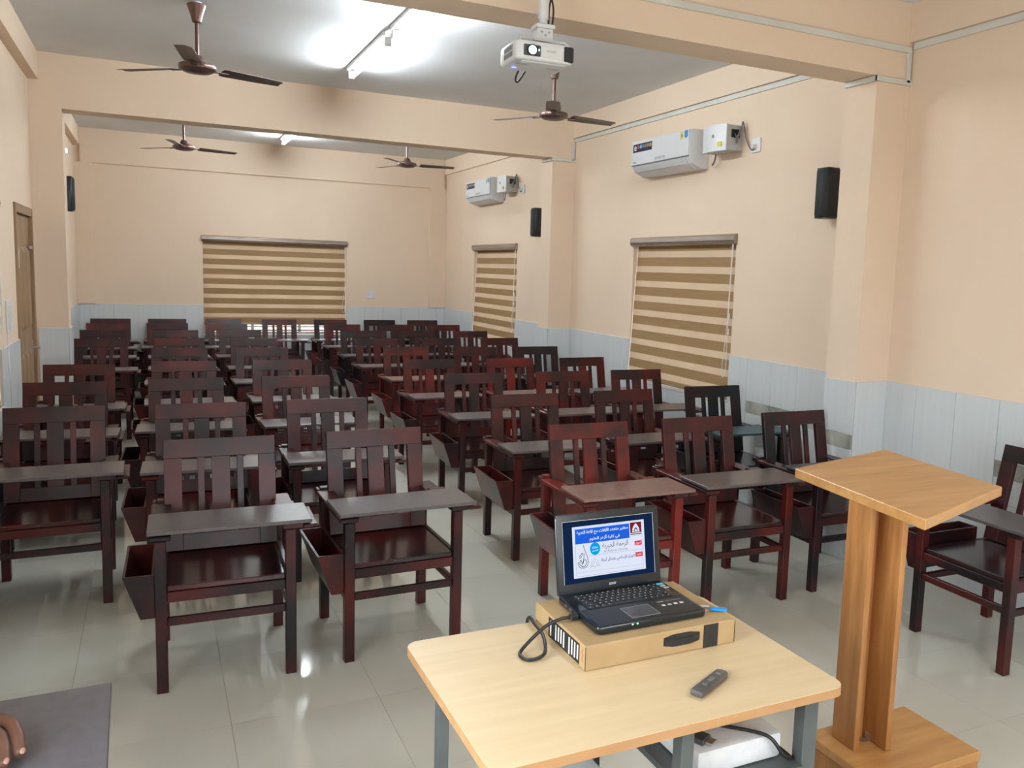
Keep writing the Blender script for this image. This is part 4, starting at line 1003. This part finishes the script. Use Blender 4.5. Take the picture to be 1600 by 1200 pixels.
body = [
 {'p': [((-0.60, yc, 0.53), (0.13, 0.12)), ((-0.61, yc, 0.68), (0.13, 0.10)), ((-0.62, yc, 0.86), (0.15, 0.10)), ((-0.62, yc, 0.99), (0.11, 0.08)), ((-0.615, yc, 1.07), 0.052), ((-0.60, yc, 1.13), 0.055), ((-0.59, yc, 1.20), 0.082), ((-0.59, yc, 1.28), 0.075)],
  'b': [(0, [((-0.52, yc+0.10, 0.53), 0.085), ((-0.30, yc+0.11, 0.54), 0.072), ((-0.155, yc+0.11, 0.50), 0.058), ((-0.17, yc+0.11, 0.28), 0.050), ((-0.19, yc+0.11, 0.09), 0.036), ((-0.10, yc+0.11, 0.04), 0.038)]),
        (0, [((-0.52, yc-0.10, 0.53), 0.085), ((-0.30, yc-0.11, 0.54), 0.072), ((-0.155, yc-0.11, 0.50), 0.058), ((-0.17, yc-0.11, 0.28), 0.050), ((-0.19, yc-0.11, 0.09), 0.036), ((-0.10, yc-0.11, 0.04), 0.038)]),
        (3, [((-0.63, yc+0.17, 0.99), 0.058), ((-0.63, yc+0.235, 0.86), 0.048), ((-0.60, yc+0.24, 0.76), 0.042), ((-0.53, yc+0.19, 0.745), 0.036), ((-0.455, yc+0.14, 0.738), 0.027), ((-0.42, yc+0.135, 0.735), (0.036, 0.022)), ((-0.375, yc+0.135, 0.733), (0.040, 0.020))]),
        (3, [((-0.63, yc-0.17, 0.99), 0.058), ((-0.62, yc-0.24, 0.84), 0.048), ((-0.60, yc-0.24, 0.75), 0.042), ((-0.54, yc-0.16, 0.742), 0.034), ((-0.49, yc-0.08, 0.735), 0.027), ((-0.47, yc-0.04, 0.730), (0.034, 0.020)), ((-0.455, yc-0.005, 0.725), (0.036, 0.018))])]}]
def fing(*pts): return {'p': [(p, r) for p, r in pts]}
body += [
 fing(((-0.385, yc+0.145, 0.745), 0.0185), ((-0.340, yc+0.145, 0.750), 0.018), ((-0.303, yc+0.113, 0.748), 0.0165), ((-0.286, yc+0.062, 0.737), 0.0145), ((-0.277, yc+0.008, 0.722), 0.0125)),
 fing(((-0.385, yc+0.126, 0.740), 0.0175), ((-0.352, yc+0.120, 0.742), 0.017), ((-0.322, yc+0.084, 0.738), 0.0155), ((-0.308, yc+0.034, 0.728), 0.0135), ((-0.302, yc-0.018, 0.720), 0.012)),
 fing(((-0.39, yc+0.120, 0.732), 0.0115), ((-0.362, yc+0.110, 0.734), 0.011), ((-0.335, yc+0.072, 0.730), 0.010), ((-0.323, yc+0.026, 0.717), 0.009), ((-0.321, yc-0.012, 0.704), 0.008)),
 fing(((-0.395, yc+0.104, 0.729), 0.0105), ((-0.374, yc+0.092, 0.730), 0.010), ((-0.354, yc+0.058, 0.726), 0.009), ((-0.346, yc+0.022, 0.714), 0.008), ((-0.345, yc-0.004, 0.704), 0.0075)),
 fing(((-0.425, yc+0.125, 0.728), 0.013), ((-0.415, yc+0.088, 0.722), 0.012), ((-0.395, yc+0.050, 0.712), 0.0105), ((-0.375, yc+0.020, 0.704), 0.0095)),
]
for k, (xx, yy_) in enumerate(((-0.475, 0.02), (-0.455, 0.025), (-0.437, 0.02), (-0.425, 0.008))):
    body.append(fing(((xx+0.01, yc+yy_-0.03, 0.722), 0.0105), ((xx+0.015, yc+yy_+0.005, 0.722), 0.010), ((xx+0.02, yc+yy_+0.035, 0.714), 0.009), ((xx+0.022, yc+yy_+0.055, 0.702), 0.008)))
skin('body', body, 'skin', ps)
for p in (((-0.272, yc+0.008, 0.7335)), ((-0.298, yc-0.018, 0.7310))):
    o = MB().lathe([(0.0, 0.0018), (0.004, 0.0015), (0.006, 0.0)], n=12).build('finger_nail', 'nail', ps, smooth=True)
    o.location = (p[0]-OX, p[1]-OY, p[2]); o.rotation_euler = (0.5, 0.35, 0); o.scale = (0.9, 1.3, 1)
skin('shirt', [{'p': [((-0.60, yc, 0.50), (0.145, 0.135)), ((-0.61, yc, 0.68), (0.145, 0.115)), ((-0.62, yc, 0.86), (0.165, 0.115)), ((-0.62, yc, 1.0), (0.12, 0.092)), ((-0.617, yc, 1.045), 0.066)],
   'b': [(3, [((-0.63, yc+0.175, 0.99), 0.07), ((-0.63, yc+0.24, 0.86), 0.060), ((-0.605, yc+0.243, 0.765), 0.053), ((-0.55, yc+0.205, 0.752), 0.047)]), (3, [((-0.63, yc-0.175, 0.99), 0.07), ((-0.62, yc-0.245, 0.84), 0.060), ((-0.605, yc-0.243, 0.76), 0.053), ((-0.56, yc-0.19, 0.75), 0.046)])]}], 'shirt', ps)
skin('trousers', [{'p': [((-0.60, yc, 0.525), (0.14, 0.125)), ((-0.60, yc, 0.58), (0.135, 0.115))],
   'b': [(0, [((-0.52, yc+s*0.10, 0.53), 0.095), ((-0.30, yc+s*0.11, 0.54), 0.082), ((-0.155, yc+s*0.11, 0.50), 0.068), ((-0.17, yc+s*0.11, 0.28), 0.060), ((-0.19, yc+s*0.11, 0.10), 0.050)]) for s in (-1, 1)]}], 'trouser', ps)
def ell(name, mt, c, r, n=18):
    prof = [(max(0.0001, math.sin(PI*i/10)), -math.cos(PI*i/10)) for i in range(11)]
    o = MB().lathe(prof, n=n).build(name, mt, ps, smooth=True); o.location = (c[0]-OX, c[1]-OY, c[2]); o.scale = r; return o
ell('hair', 'hair', (-0.607, yc, 1.275), (0.095, 0.088, 0.085)); ell('nose', 'skin', (-0.505, yc, 1.205), (0.018, 0.013, 0.022))
for s in (-1, 1):
    ell('eye', 'eye', (-0.520, yc+s*0.032, 1.235), (0.010, 0.014, 0.008)); ell('ear', 'skin', (-0.595, yc+s*0.083, 1.215), (0.018, 0.010, 0.030))
ell('mouth', 'stk_red', (-0.518, yc, 1.165), (0.008, 0.024, 0.006))
ph = thing('phone', 'dark phone under the curled hand on the near writing board', 'phone', (-0.355, 2.085, 0.6995), math.radians(100))
box('body', 'black', ph, -0.07, 0.07, -0.034, 0.034, 0.0, 0.009, 0.003, 2)
box('screen', 'blackgloss', ph, -0.064, 0.064, -0.030, 0.030, 0.0091, 0.0096)
